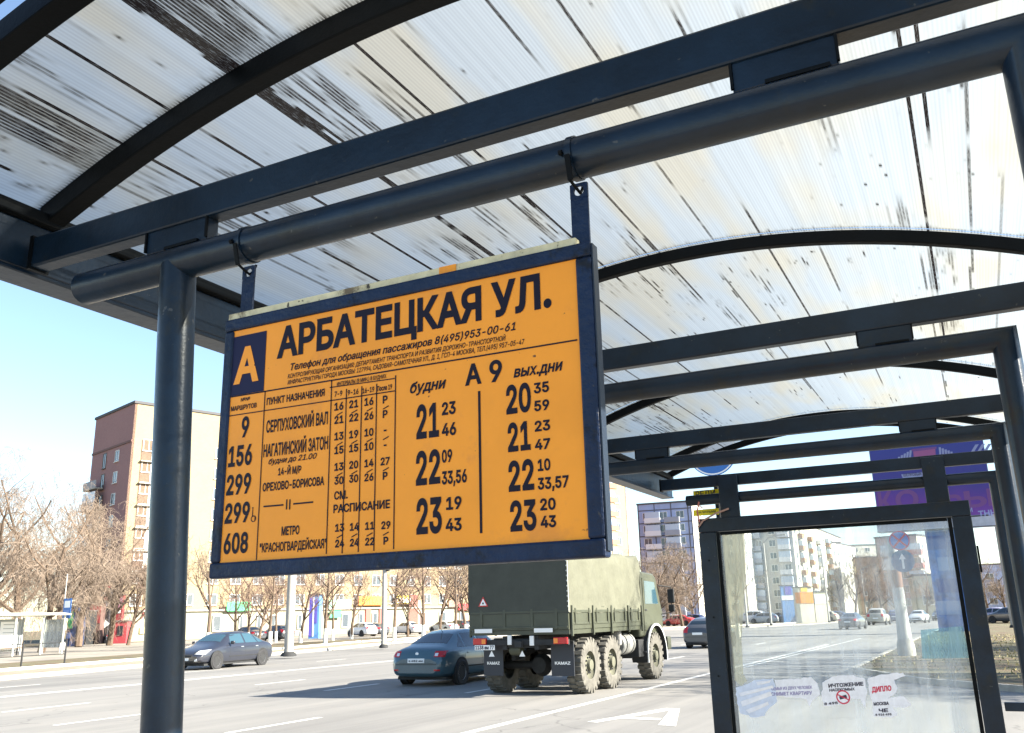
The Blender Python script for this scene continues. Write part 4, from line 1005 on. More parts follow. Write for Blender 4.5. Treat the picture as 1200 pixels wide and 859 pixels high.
        frontp = lambda nm, xa, xb, za, zb, m, lf=.008: patch(nm, [(s_*xa, l+.2, za), (s_*xb, l+.2, za), (s_*xb, l+.2, zb+.02), (s_*xa, l+.2, zb-.02)], (0, 1, 0), m, lift=lf, nu=6, nv=4)
        frontp('headlight', h*.52, h*.88, fz-.075, fz+.06, M['clear_lamp'])
        if detail:
            frontp('headlamp_bezel', h*.50, h*.56, fz-.07, fz+.05, M['dark'], .012)
            frontp('fog_lamp', h*.60, h*.72, .34, .42, M['clear_lamp'])
            my = f1y-.38
            MB().obox((s_*(h+.07), my, 1.0), (.095, 0, 0), (0, .05, 0), (0, 0, .065)).build('mirror', col, t, bevel=.03)
            sidep = lambda nm, q, m, lf=.004: patch(nm, [(s_*h, y, z) for y, z in q], (s_, 0, 0), m, lift=lf, nu=2, nv=5)
            for hy in (bm+.14, r1y+.02): sidep('door_handle', [(hy, .80), (hy+.17, .80), (hy+.17, .83), (hy, .83)], M['chrome'] if detail == 2 else col, .02)
            for dy in (f1y-.36, bm, r1y-.12): sidep('door_gap', [(dy, .30), (dy+.010, .30), (dy+.010, .90), (dy, .90)], M['dark'], .002)
            sidep('side_moulding', [(r1y-.1, .45), (f1y-.3, .45), (f1y-.3, .48), (r1y-.1, .48)], M['dark'], .008)
    pz = (.60, .71) if kind == 'sedan' else (.66, .77)
    patch('number_plate', [(-.26, -l, pz[0]), (.26, -l, pz[0]), (.26, -l, pz[1]), (-.26, -l, pz[1])], (0, -1, 0), M['white'], .012, nu=4, nv=2)
    patch('number_plate', [(-.26, l, .37), (.26, l, .37), (.26, l, .47), (-.26, l, .47)], (0, 1, 0), M['white'], .02, nu=4, nv=2)
    patch('grille', [(-.36, l, .50), (.36, l, .50), (.42, l, .60), (-.42, l, .60)], (0, 1, 0), M['dark'], .006)
    patch('lower_grille', [(-h*.6, l, .28), (h*.6, l, .28), (h*.55, l, .36), (-h*.55, l, .36)], (0, 1, 0), M['dark'], .006)
    patch('rear_bumper_gap', [(-h*.86, -l, .55), (h*.86, -l, .55), (h*.86, -l, .565), (-h*.86, -l, .565)], (0, -1, 0), M['dark'], .004, nu=10, nv=1)
    MB().box((-h*.85, -l+.3, .16), (h*.85, l-.3, .24)).build('underbody', M['dark'], t)
    if detail:
        hit = tree_.ray_cast(Vector((0, -4, (pz[0]+pz[1])/2)), Vector((0, 1, 0)))[0]
        lettering(plate, (-.22, hit.y-.02, pz[0]+.03), (.22, hit.y-.02, pz[0]+.03), .05, (0, 0, 1), INK, t, (0, -1, 0), .003, .03, local=True)
        patch('boot_gap', [(-h*.60, -l, .585), (h*.60, -l, .585), (h*.60, -l, .593), (-h*.60, -l, .593)], (0, -1, 0), M['dark'], .003, nu=8, nv=1)
        top = tree_.ray_cast(Vector((0, r1y+.15, 3)), Vector((0, 0, -1)))[0]
        MB().sweep([top, top+Vector((0, -.22, .17))], .007, 6).build('aerial', M['dark'], t)
        hb = tree_.ray_cast(Vector((0, -4, .83)), Vector((0, 1, 0)))[0]
        MB().lathe([(.045, 0), (.05, .008), (.03, .014), (.0, .010)], hb, (0, -1, .1), 12).build('badge', M['chrome'], t)
    return t

# grey-blue sedan seen from behind, beside the truck
REN = paint('slate_blue_car_paint', (.045, .10, .13)); CAM = paint('dark_grey_car_paint', (.022, .025, .036))
make_car('slate blue sedan driving away just left of the military truck', REN, 4.5, 1.78, 'sedan', loc=(-13.75, 23.4, 0), rz=radians(1), cat='car', detail=1)
make_car('dark grey sedan driving towards us on the far lane left of the signboard', CAM, 4.82, 1.82, 'sedan', loc=(-28.75, 29.55, 0), rz=radians(186), cat='car', detail=2)

# ---- military truck
TX, TY = -9.47, 20.05                               # rear axle, centre
tk = thing('military_truck', 'olive six-wheeled military truck with canvas covered bed driving away', 'truck', (TX, TY, 0))
OL, CV = M['olive'], M['canvas']
hw_ = 1.245
def tb(name, lo, hi, m=OL, b=.006): return MB().box(lo, hi).build(name, m, tk, bevel=b)
AX = (0.0, 1.42, 4.75)
yb0, yb1 = -1.18, 3.62                              # bed
zf = 1.42                                           # bed floor
tb('bed_floor', (-hw_, yb0, zf-.10), (hw_, yb1, zf))
for s_ in (1, -1):
    tb('side_board', (s_*hw_-.02, yb0+.05, zf+.002), (s_*hw_+.02, yb1, zf+.50))
    for y in (yb0+.06, yb0+1.30, yb0+2.5, yb0+3.7, yb1-.06):
        tb('stake', (s_*(hw_+.045)-.022, y-.03, zf-.14), (s_*(hw_+.045)+.022, y+.03, zf+.52))
    for y0, y1 in ((yb0+.16, yb0+1.20), (yb0+1.42, yb0+2.4), (yb0+2.62, yb0+3.6), (yb0+3.82, yb1-.16)):
        tb('board_rib', (s_*(hw_+.026)-.006, y0, zf+.36), (s_*(hw_+.026)+.012, y1, zf+.42)); tb('board_rib', (s_*(hw_+.026)-.006, y0, zf+.10), (s_*(hw_+.026)+.012, y1, zf+.15))
        for yy in (y0+.12, y1-.12): tb('hinge', (s_*(hw_+.040)-.01, yy-.025, zf+.12), (s_*(hw_+.040)+.012, yy+.025, zf+.46))
tb('tailgate', (-hw_, yb0-.03, zf+.003), (hw_, yb0+.03, zf+.48))
for x in (-.95, -.35, .35, .95): tb('tailgate_rib', (x-.03, yb0-.05, zf+.02), (x+.03, yb0-.031, zf+.46))
for z in (zf+.06, zf+.40): tb('tailgate_rail', (-hw_+.02, yb0-.048, z-.02), (hw_-.02, yb0-.0315, z+.02))
# canvas, slightly sagging between bows
mb = MB(); ny, nx = 40, 26; zt = 3.26
sec = []
prof = [(-1, 0), (-1.005, .25), (-1.005, .5), (-1.0, .75), (-.985, .90), (-.95, .965), (-.88, .992), (-.6, 1.0), (-.3, 1.006), (0, 1.008)]
prof = prof+[(-a, b) for a, b in prof[-2::-1]]
rr = random.Random(5)
for i in range(ny+1):
    y = yb0-.045+(yb1-yb0+.05)*i/ny; bow = abs(sin(pi*4*i/ny))
    for a, b in prof:
        sag = .040*bow*(1 if b > .95 else .6)
        wr_ = .016*sin(a*9+i*.8+b*5)+.016*sin(b*13+i*.45)+.010*sin(b*31-i*.9)
        x = a*(hw_+.035)*(1-sag*.6*(b > .1))+(wr_ if abs(a) > .93 and b > .05 else 0); z = zf+.36+(zt-zf-.36)*b-(sag if b > .9 else 0)+(0 if b > 0 else .015*sin(i*1.1))
        mb.v.append(Vector((x, y, z)))
n_ = len(prof)
for i in range(ny):
    for j in range(n_-1):
        mb.f.append((i*n_+j, i*n_+j+1, (i+1)*n_+j+1, (i+1)*n_+j)); mb.m.append(0)
mb.build('canvas_cover', CV, tk, smooth=70)
mb = MB()
g0 = [Vector((a*(hw_+.032), yb0-.046, zf+.36+(zt-zf-.36)*b)) for a, b in prof]
mb.prism(g0[::-1], (0, .02, 0)); mb.build('canvas_rear', plain('dark_olive_canvas', (.050, .054, .044), .9, var=.14, vscale=2.5, bump=.4, bscale=8, bdist=.02), tk, smooth=50)  # rear canvas in a darker colour for its shaded side
mb = MB().prism(g0, (0, .02, 0)); [setattr(v, 'y', v.y+(yb1-yb0+.03)) for v in mb.v]; mb.build('canvas_front', CV, tk)
mb = MB()
for i in range(15): mb.lathe([(.018, 0), (.018, .012), (.009, .012), (.009, 0)], (hw_+.012, yb0-.055, zf+.5+.11*i), (0, -1, 0), 8)
mb.build('lacing_eyelet', M['chrome'], tk)['kind'] = 'stuff'
mb = MB().sweep([(hw_+.025, yb0-.052, zf+.38+.15*i+.02*(i % 2)) for i in range(10)], .010, 6); mb.build('lacing_rope', plain('pale_rope', (.5, .48, .4), .9), tk)
# lettered plates, reflectors and lamps at the tail
STRP = plain('reflective_white', (.75, .74, .72), .5)
tb('reflective_strip', (-hw_+.12, yb0-.0535, zf-.045), (-hw_+.58, yb0-.05, zf+.045), STRP, .002); tb('reflective_strip', (.40, yb0-.0535, zf-.05), (.86, yb0-.05, zf+.04), STRP, .002)
def tri(c_, r_, m, name, dy=0):
    c_ = Vector(c_); pts = [c_+Vector((cos(a)*r_, dy, sin(a)*r_)) for a in (pi/2, pi/2+2*pi/3, pi/2+4*pi/3)]
    MB().prism(pts, (0, -.004, 0)).build(name, m, tk)
tri((-hw_+.36, yb0-.056, zf+.62), .15, M['red_lamp'], 'warning_triangle'); tri((-hw_+.36, yb0-.0605, zf+.62), .10, M['white'], 'triangle_centre')
tri((-hw_+.36, yb0-.065, zf+.615), .035, M['dark'], 'person_mark')
tb('tail_crossbar', (-hw_+.05, yb0+.02, zf-.32), (hw_-.05, yb0+.10, zf-.20), M['dark'])
for s_ in (-1, 1):
    tb('tail_light', (s_*1.02-.17, yb0-.02, zf-.30), (s_*1.02+.17, yb0+.05, zf-.16), M['red_lamp'], .01)
    tb('amber_light', (s_*1.02-.16+(.22 if s_ < 0 else 0), yb0-.026, zf-.285), (s_*1.02-.06+(.22 if s_ < 0 else 0), yb0-.021, zf-.18), M['amber_lamp'], .002)
tb('white_marker', (-.30, yb0-.01, zf-.31), (-.20, yb0+.03, zf-.10), STRP); tb('white_marker', (.62-.36, yb0-.01, zf-.33), (.62-.26, yb0+.03, zf-.12), STRP)
tb('number_plate', (-hw_+.10, yb0-.02, zf-.42), (-hw_+.62, yb0-.005, zf-.31), M['white'], .003)
lettering('1138 ам 77', (TX-hw_+.12, TY+yb0-.021, zf-.405), (TX-hw_+.60, TY+yb0-.021, zf-.405), .085, UP, INK, tk, OUT, .004, .04)
# mud flaps with maker lettering and triangles
FL = plain('mud_flap_rubber', (.022, .025, .034), .55)
for x0, x1 in ((-1.13, -.62), (.60, 1.16)):
    fl = tb('mud_flap', (x0, -.80, .42), (x1, -.775, 1.12), FL, .004)
    lettering('KAMAZ', (TX+x0+.09, TY-.801, .665), (TX+x1-.09, TY-.801, .665), .065, UP, STRP, fl, OUT, .003, .04)
for x in (-.72, .06):
    c_ = Vector((x, yb0+.015, zf-.52)); pts = [c_+Vector((cos(a)*.085, 0, sin(a)*.085)) for a in (pi/2, pi/2+2*pi/3, pi/2+4*pi/3)]
    MB().prism(pts, (0, -.004, 0)).build('reflector_triangle', STRP, tk)
tb('mud_flap_bar', (-1.15, -.82, 1.12), (1.17, -.76, 1.17), M['dark'])
# chassis
for x in (-.40, .40): tb('frame_rail', (x-.05, yb0+.05, 1.0), (x+.05, 6.3, 1.30), M['dark'])
for y in (yb0+.15, .7, 2.4, 3.6, 5.2): tb('cross_member', (-.34, y-.06, 1.04), (.34, y+.06, 1.24), M['dark'])
for y in (.0, 1.42, 4.75):
    MB().sweep([(-1.0, y, .62), (1.0, y, .62)], .085, 14).build('axle', M['dark'], tk, smooth=40)
    MB().lathe([(.0, -.24), (.18, -.2), (.26, 0), (.18, .2), (0, .24)], (.0, y, .62), (0, 1, 0), 18).build('differential', M['dark'], tk, smooth=40)
for x in (-.5, .5): MB().rsweep([(x, -.5, .80), (x, .1, .86), (x, .71, .98), (x, 1.3, .86), (x, 1.95, .80)], .10, .12, (1, 0, 0)).build('leaf_spring', M['dark'], tk)
tb('tow_hook', (-.08, yb0-.10, 1.05), (.08, yb0+.05, 1.2), M['dark'], .02)
MB().lathe([(.0, 0), (.10, .0), (.13, .03), (.13, .26), (.10, .29), (0, .29)], (-.35, yb0+.25, 1.0), (1, 0, 0), 16).build('air_tank', M['olive'], tk, smooth=40)
MB().lathe([(.0, 0), (.24, .0), (.27, .03), (.27, .82), (.24, .85), (0, .85)], (.88, 2.55, .98), (0, 1, 0), 22).build('fuel_tank', plain('scuffed_aluminium', (.33, .33, .31), .5, metal=.4, var=.3, vscale=6), tk, smooth=40)
for y in (2.7, 3.2): MB().lathe([(.275, 0), (.28, 0), (.28, .04), (.275, .04)], (.88, y, .98), (0, 1, 0), 22).build('tank_strap', M['dark'], tk)
tb('battery_box', (.62, 3.50, .62), (1.18, 3.95, 1.06), M['dark'], .02)
tb('hose_bundle', (.86, 2.32, .95), (1.1, 2.50, 1.38), plain('dusty_grey', (.3, .29, .27), .8, var=.5, vscale=14), .05)
# wheels with chunky lugs
def truck_wheel(x, y, s_):
    rw = .615
    wb = MB().lathe([(rw*.50, -.17), (rw*.80, -.195), (rw*.93, -.17), (rw*.955, -.12), (rw*.955, .12), (rw*.93, .17), (rw*.80, .195), (rw*.50, .17)], (x, y, rw), (s_, 0, 0), 40)
    for q in range(22):
        for side in (-1, 1):
            a = 2*pi*(q+.25*side)/22; rad = Vector((0, cos(a), sin(a))); tan = Vector((0, -sin(a), cos(a)))
            wb.obox(Vector((x, y, rw))+rad*(rw*.955)+Vector((side*.095, 0, 0)), (.088, 0, 0), tan*.045, rad*.028)
            wb.obox(Vector((x, y, rw))+rad*(rw*.90)+Vector((side*.176, 0, 0)), (.016, 0, 0), tan*.042, rad*.055)
    wh = wb.build('wheel', M['tyre_dusty'], tk, smooth=35)
    MB().lathe([(rw*.52, .165), (rw*.50, .10), (rw*.44, .06), (rw*.36, .05), (rw*.34, .11), (.13, .13), (.12, .20), (0, .21)], (x, y, rw), (s_, 0, 0), 28).build('rim', plain('dusty_olive_rim', (.10, .10, .07), .8, var=.3, vscale=5), wh, smooth=35)
    mb = MB()
    for q in range(10):
        a = 2*pi*q/10; mb.lathe([(0, 0), (.022, 0), (.022, .035), (0, .035)], (x+s_*.11, y+cos(a)*.17, rw+sin(a)*.17), (s_, 0, 0), 6)
    mb.build('wheel_nut', M['dark'], wh)['kind'] = 'stuff'
for y in AX:
    for s_ in (1, -1): truck_wheel(s_*1.05, y, s_)
# front: cab
cy0, cy1 = 3.72, 5.75
cab = MB()
pr = [(cy0, 1.12), (cy1-.02, 1.12), (cy1+.06, 1.75), (cy1-.10, 2.0), (cy1-.42, 2.72), (cy1-.65, 2.82), (cy0+.10, 2.86), (cy0, 2.74)]
cab.prism([(-1.16, y, z) for y, z in pr], (2.32, 0, 0)); cab.build('cab_body', OL, tk, bevel=.05, smooth=40)
for s_ in (1, -1):
    x = s_*1.163
    MB().prism([(x, y, z) for y, z in ((cy0+.38, 1.28), (cy1-.30, 1.28), (cy1-.26, 1.95), (cy1-.58, 2.66), (cy0+.38, 2.68))], (s_*.014, 0, 0)).build('cab_door', plain('olive_door', (.052, .058, .036), .5, var=.12, vscale=3), tk, bevel=.01)
    MB().prism([(x+s_*.0145, y, z) for y, z in ((cy0+.50, 1.98), (cy1-.40, 1.98), (cy1-.66, 2.58), (cy0+.50, 2.60))], (s_*.006, 0, 0)).build('cab_window', M['carglass_sky'], tk, bevel=.003)
    MB().box((x+s_*.016-.01, cy0+.45, 1.80), (x+s_*.016+.012, cy0+.62, 1.84)).build('door_handle', M['dark'], tk, bevel=.005)
    # wheel arch lining and pale mudguard rim
    pts = [(s_*1.05, AX[2]+.80*cos(a), .62+.80*sin(a)) for a in [pi*q/16 for q in range(-1, 18)]]
    MB().rsweep(pts, .46, .03, (1, 0, 0)).build('front_mudguard', M['dark'], tk, smooth=60)
    pts = [(s_*1.275, AX[2]+.815*cos(a), .62+.815*sin(a)) for a in [pi*q/16 for q in range(-1, 18)]]
    MB().rsweep(pts, .035, .05, (1, 0, 0)).build('mudguard_edge', plain('pale_mudguard_edge', (.5, .51, .5), .6), tk, smooth=60)
    MB().box((s_*1.05-.22, AX[2]-.86, .52), (s_*1.05+.22, AX[2]-.835, 1.02)).build('front_mud_flap', M['dark'], tk)
    # mirrors on a bracket
    MB().sweep([(s_*1.15, cy1-.2, 2.5), (s_*1.42, cy1+.10, 2.45), (s_*1.42, cy1+.10, 1.75), (s_*1.15, cy1-.1, 1.7)], .015, 8).build('mirror_bracket', M['dark'], tk, smooth=40)
    MB().obox((s_*1.42, cy1+.10, 2.2), (.10, 0, 0), (0, .035, 0), (0, 0, .20)).build('mirror', M['dark'], tk, bevel=.03)
    MB().obox((s_*1.42, cy1+.10, 1.86), (.09, 0, 0), (0, .035, 0), (0, 0, .10)).build('mirror', M['dark'], tk, bevel=.03)
    tb('cab_step', (s_*1.1-.16, cy0+.1, .72), (s_*1.1+.16, cy0+.5, .76), M['dark'])
MB().prism([(-1.0, cy1-.13, 2.03), (1.0, cy1-.13, 2.03), (1.0, cy1-.40, 2.66), (-1.0, cy1-.40, 2.66)], (0, .03, .012)).build('windscreen', M['carglass'], tk)
tb('front_bumper', (-1.24, cy1+.10, .72), (1.24, cy1+.42, 1.08), M['olive'], .03)
tb('cab_underside', (-.9, cy0+.2, .9), (.9, cy1, 1.11), M['dark'])
for s_ in (1, -1): MB().lathe([(0, 0), (.11, 0), (.11, .03), (0, .05)], (s_*.95, cy1+.42, .9), (0, 1, 0), 18).build('headlight', M['clear_lamp'], tk, smooth=40)

# ---- traffic beyond and parked cars: one of each kind, then copies
PAINTS = [paint('silver_car_paint', (.45, .46, .47)), paint('white_car_paint', (.7, .7, .7)), paint('red_car_paint', (.45, .03, .03)), paint('graphite_car_paint', (.06, .065, .075)), paint('lilac_grey_car_paint', (.30, .27, .36)), paint('dusty_beige_car_paint', (.38, .35, .29)), paint('deep_blue_car_paint', (.05, .07, .16))]
def gl(px, D, z=0): p = G(px, D, z); return (p.x, p.y, z)
sed = make_car('dusty graphite sedan driving away ahead, seen through the glazed panel', PAINTS[3], 4.5, 1.76, 'sedan', detail=0, loc=gl(1000, 80), rz=radians(-4))
sed.name = 'car'
suv = make_car('big dusty off-roader driving away, right of the graphite sedan in the glass', PAINTS[5], 4.7, 1.9, 'suv', detail=0, loc=gl(1031, 98), rz=radians(-3))
suv.name = 'car'
hat = make_car('deep blue hatchback driving away just left of the concrete pole', PAINTS[6], 4.0, 1.7, 'hatch', detail=0, loc=gl(1051, 112), rz=radians(-3))
hat.name = 'car'
G_TR = 'distant cars driving on the avenue'; G_PK = 'cars parked along the shops'
for o in (sed, suv, hat): o['group'] = G_TR
def car(src, px, D, rz, label, p_, z=0, group=G_PK):
    dup(src, gl(px, D, z), radians(rz), label, group, PAINTS[p_])
car(sed, 1078, 104, 174, 'silver sedan coming towards us, right of the concrete pole', 0, 0, G_TR)
car(sed, 1103, 118, 176, 'dark sedan coming towards us beside the blue billboard column', 3, 0, G_TR)
car(hat, 834, 46, -4, 'dark hatchback half hidden by the left bar of the glazed panel', 3, 0, G_TR)
car(sed, 1168, 88, 60, 'lilac grey sedan in the gap right of the glazed panel', 4, .11, 'cars beyond the brown verge')
car(sed, 1186, 84, 50, 'dark sedan behind the lilac grey one at the right edge', 3, .11, 'cars beyond the brown verge')
PK = [(124, 97, 70, 1, sed, 'white sedan parked before the red billboards at the far left'), (106, 101, 72, 0, hat, 'silver hatchback parked left of the white sedan by the red billboards'),
      (290, 86, 72, 3, sed, 'graphite sedan parked behind the tree just left of the thick lamp post'), (325, 88, 72, 3, hat, 'graphite hatchback whose roof shows right beside the thick lamp post'),
      (424, 99, 72, 1, hat, 'white hatchback parked before the orange shopfront'), (437, 103, 72, 3, sed, 'graphite sedan squeezed behind the white hatchback at the orange shopfront'),
      (478, 106, 70, 1, sed, 'white sedan parked under the arch of the red brick gateway'), (520, 116, 72, 0, sed, 'silver sedan whose roof shows over the slate blue car'),
      (537, 119, 72, 3, hat, 'graphite hatchback whose roof shows over the slate blue car'), (552, 121, 72, 2, sed, 'red sedan just left of the canvas truck'),
      (788, 128, 80, 1, hat, 'white hatchback parked right of the truck cab mirror'), (797, 121, 80, 2, sed, 'red sedan parked right of the truck cab'), (812, 124, 80, 6, hat, 'deep blue hatchback parked right of the red sedan'),
      (778, 132, 80, 0, sed, 'silver sedan partly hidden by the truck cab mirror'), (880, 128, 84, 1, suv, 'white van-like car at the left of the row seen through the glass'),
      (895, 122, 84, 0, hat, 'silver hatchback second in the row seen through the glass'), (915, 124, 84, 3, sed, 'graphite sedan below the blue shop sign seen through the glass'),
      (932, 122, 84, 3, suv, 'dark off-roader below the orange shop sign'), (951, 124, 84, 0, sed, 'silver sedan right of the dark off-roader in the row'), (966, 126, 84, 5, hat, 'beige hatchback near the right end of the row seen through the glass'), (980, 128, 84, 6, sed, 'deep blue sedan at the right end of the row seen through the glass')]
for px, D, rz, p_, src, lb in PK: car(src, px, D, rz, lb, p_, .1)

# ================================================================== FAR SIDE STREET FURNITURE
GZ = .13
LMP = plain('lamp_post_concrete', (.34, .32, .29), .85, var=.12, vscale=2)
def lamp(px, D, r0, label, h=9.5):
    p = G(px, D, .1); t = thing('lamp_post', label, 'lamp post', (p.x, p.y, .1))
    MB().sweep([(0, 0, 0), (0, 0, 1.5), (0, 0, h)], [r0, r0*.95, r0*.6], 18).build('shaft', LMP, t, smooth=60)
    MB().lathe([(r0*1.05, 0), (r0*1.7, .02), (r0*1.5, .14), (r0*1.05, .22)], (0, 0, 0), (0, 0, 1), 14).build('footing', M['dark'], t, smooth=40)
    MB().sweep([(0, 0, h-.1), (.6, 0, h+.5), (2.0, 0, h+.8)], .05, 8).build('arm', LMP, t, smooth=60)
    MB().obox((2.3, 0, h+.78), (.38, 0, 0), (0, .14, 0), (0, 0, .07)).build('lamp_head', M['concrete'], t, bevel=.03)
    return t
lamp(338, 45, .24, 'thick pale concrete lamp post left of centre, just under the signboard')
l2 = lamp(449.5, 55, .17, 'slimmer grey lamp post on the far verge right of the thick one')
MB().obox((.25, .0, 4.9), (.10, 0, 0), (0, .1, 0), (0, 0, .3)).build('loudspeaker', M['dark'], l2, bevel=.05)
lamp(176, 118, .12, 'thin lamp post beside the brick corner of the long building', 9)
# shelter opposite
ps = G(20, 57, GZ)
os_ = thing('bus_shelter', 'pale bus shelter with flat curved roof on the opposite side at the far left', 'bus shelter', (ps.x, ps.y, GZ), radians(4))
PS = plain('shelter_cream', (.55, .56, .50), .6); GS = plain('shelter_grey', (.30, .32, .32), .7)
def sb_(name, lo, hi, m=PS): return MB().box(lo, hi).build(name, m, os_, bevel=.01)
# local axes: x across the road, y along it; open front to +x
mb = MB(); n = 12
prof = [(-1.0+2.3*i/n, 2.35+.28*sin(pi*min(1, .15+i/n*.62))) for i in range(n+1)]
mb.prism([(x, -3.4, z) for x, z in prof]+[(x, -3.4, z-.07) for x, z in prof[::-1]], (0, 6.1, 0)); mb.build('roof', PS, os_, smooth=30)
for y in (-3.3, -1.1, .9, 2.55):
    sb_('post', (-.95, y-.05, 0), (-.85, y+.05, 2.36), GS)
    sb_('post', (.85, y-.05, 0), (.95, y+.05, 2.5), PS)
sb_('back_panel', (-.93, -3.2, .3), (-.88, -1.2, 2.2), plain('poster_wall', (.50, .50, .38), .7, var=.35, vscale=2.2))
sb_('back_panel', (-.93, -1.0, .25), (-.88, .8, 2.25), GS)
sb_('poster', (-.874, -.75, .35), (-.868, .55, 2.1), M['white'])
for k_ in range(5): sb_('poster_line', (-.866, -.55, 1.9-.25*k_), (-.863, .35, 1.94-.25*k_), GS)
sb_('side_glass', (-.8, 2.52, .4), (.8, 2.56, 2.2), M['glass'])
sb_('bench_seat', (-.75, -2.8, .44), (-.35, .6, .50), M['bark'])
for y in (-2.6, -1.1, .4): sb_('bench_leg', (-.6, y-.04, 0), (-.5, y+.04, .438), M['dark'])
# bus stop sign
pp = G(69, 60, GZ); bs = thing('bus_stop_sign', 'blue bus stop sign on a thin pole by the opposite shelter', 'sign', (pp.x, pp.y, GZ))
MB().sweep([(0, 0, 0), (0, 0, 5.2)], .04, 10).build('pole', LMP, bs, smooth=60)
cx2 = Vector((cr.x, cr.y, 0)).normalized()*.0
def frontbox(t, name, w0, w1, z0, z1, d, m):      # panel turned to face up the road
    MB().box((w0, -d, z0), (w1, -d+.02, z1)).build(name, m, t)
frontbox(bs, 'sign_plate', .02, .78, 2.25, 3.55, .05, SBL); frontbox(bs, 'bus_symbol', .12, .68, 2.95, 3.4, .06, SWH); frontbox(bs, 'lettering_field', .12, .68, 2.45, 2.8, .06, SLB)
# pedestrian rail by the kerb, bearings measured at the far kerb
fa, fb = G(24, 37.0, GZ), G(75, 39.0, GZ)
fn = thing('pedestrian_rail', 'low dark metal rail with two posts before the opposite shelter', 'railing', (fa.x, fa.y, GZ))
d_ = (fb-fa); d_.z = 0; u_ = d_.normalized()
for q in (0, d_.length): MB().sweep([u_*q, u_*q+Vector((0, 0, 1.08))], .035, 10).build('post', M['dark'], fn, smooth=60)
for z in (1.0, .52): MB().sweep([u_*-3+Vector((0, 0, z)), u_*d_.length+Vector((0, 0, z))], .018, 8).build('rail', M['dark'], fn, smooth=60)
MB().obox(u_*(d_.length-.16)+Vector((0, -.03, .87)), u_*.12, (0, .01, 0), (0, 0, .15)).build('notice', M['white'], fn)
# bollard stones and boxes along the verge
# shop kiosks, billboards by the brick corner
def stall(px0, px1, D, h, name, label, cat, m, z=.1, depth=2.5, rows=()):
    a, b = G(px0, D, z), G(px1, D, z); u = (b-a); L_ = u.length; u = u.normalized(); v = Vector((-u.y, u.x, 0)); 
    t = thing(name, label, cat, (a.x, a.y, z))
    MB().prism([Vector((0, 0, 0)), u*L_, u*L_+v*depth, v*depth], (0, 0, h)).build('walls', m, t, bevel=.02)
    MB().prism([-u*.1-v*.1+Vector((0, 0, h+.002)), u*(L_+.1)-v*.1+Vector((0, 0, h+.002)), u*(L_+.1)+v*(depth+.1)+Vector((0, 0, h+.002)), -u*.1+v*(depth+.1)+Vector((0, 0, h+.002))], (0, 0, .12)).build('roof', M['roofing'], t)
    for nm, f0, f1, z0, z1, mm in rows:
        MB().prism([u*L_*f0-v*.05+Vector((0, 0, z0*h)), u*L_*f1-v*.05+Vector((0, 0, z0*h)), u*L_*f1-v*.05+Vector((0, 0, z1*h)), u*L_*f0-v*.05+Vector((0, 0, z1*h))], v*.045).build(nm, mm, t)
    return t, a, u, v, L_
REDP = plain('red_panel', (.24, .035, .04), .6, var=.15); BLKP = plain('black_panel', (.02, .02, .025), .6); GRN = plain('green_sign', (.05, .42, .14), .5)
DKB = plain('dark_blue_panel', (.03, .05, .13), .6)
stall(76, 83, 84, 3.6, 'kiosk', 'small dark kiosk with round green sign beside the opposite shelter', 'kiosk', DKB, rows=(('sign_field', .1, .9, .45, .88, GRN), ('stripe', .1, .9, .2, .35, SLB)))
stall(84, 100, 92, 3.3, 'kiosk', 'dark grey kiosk standing between the green sign and the red panels', 'kiosk', M['dark'], rows=(('shutter', .1, .9, .15, .75, plain('shutter_grey', (.12, .12, .14), .6)),))
stall(101, 115, 94, 4.2, 'kiosk', 'low red and brown kiosk left of the black panel with an arrow', 'kiosk', plain('kiosk_brown', (.12, .07, .06), .7), rows=(('red_board', .05, .95, .5, .98, REDP),))
t_, a_, u_, v_, L_ = stall(115.5, 124.5, 95, 6.4, 'advert_tower', 'tall black advert panel with white arrow between red boards', 'advert board', BLKP, depth=.6,
      rows=tuple(('caption_bar', .15, .9, .60+.10*k, .655+.10*k, [plain('grey_print', (.25, .25, .28), .6), REDP][k % 2]) for k in range(4)))
def arrow_on(t, u, v, L_, z, s, m):
    pts = [(-1, -.28), (.1, -.28), (.1, -.7), (1, 0), (.1, .7), (.1, .28), (-1, .28)]
    MB().prism([u*(L_*.5+x*s)-v*.09+Vector((0, 0, z+y*s)) for x, y in pts], v*.03).build('arrow', m, t)
arrow_on(t_, u_, v_, L_, 2.0, .62, M['white'])
stall(125.5, 140, 96, 5.0, 'advert_board', 'dark board with red and pink advert fields right of the arrow panel', 'advert board', REDP, depth=.5, rows=(('white_caption', .15, .85, .62, .68, M['white']), ('pink_field', .3, .95, .72, .95, plain('pink_field', (.45, .2, .28), .6)), ('white_caption', .25, .8, .42, .47, M['white'])))
stall(129, 147, 93, 2.2, 'red_container', 'low red container with a dark window behind the parked white sedan', 'container', plain('bright_red', (.36, .045, .055), .6), depth=1.2, rows=(('dark_field', .4, .75, .35, .8, BLKP),))
stall(361, 373, 93, 4.4, 'kiosk', 'blue and white kiosk with violet adverts right of the thick lamp post', 'kiosk', plain('kiosk_blue', (.10, .24, .50), .6), depth=1.5, rows=(('violet_advert', .02, .30, .05, .95, plain('violet_advert', (.10, .08, .38), .6)), ('white_strip', .38, .5, .05, .95, M['white']), ('violet_advert', .55, .8, .35, .9, plain('violet_advert', (.10, .08, .38), .6))))

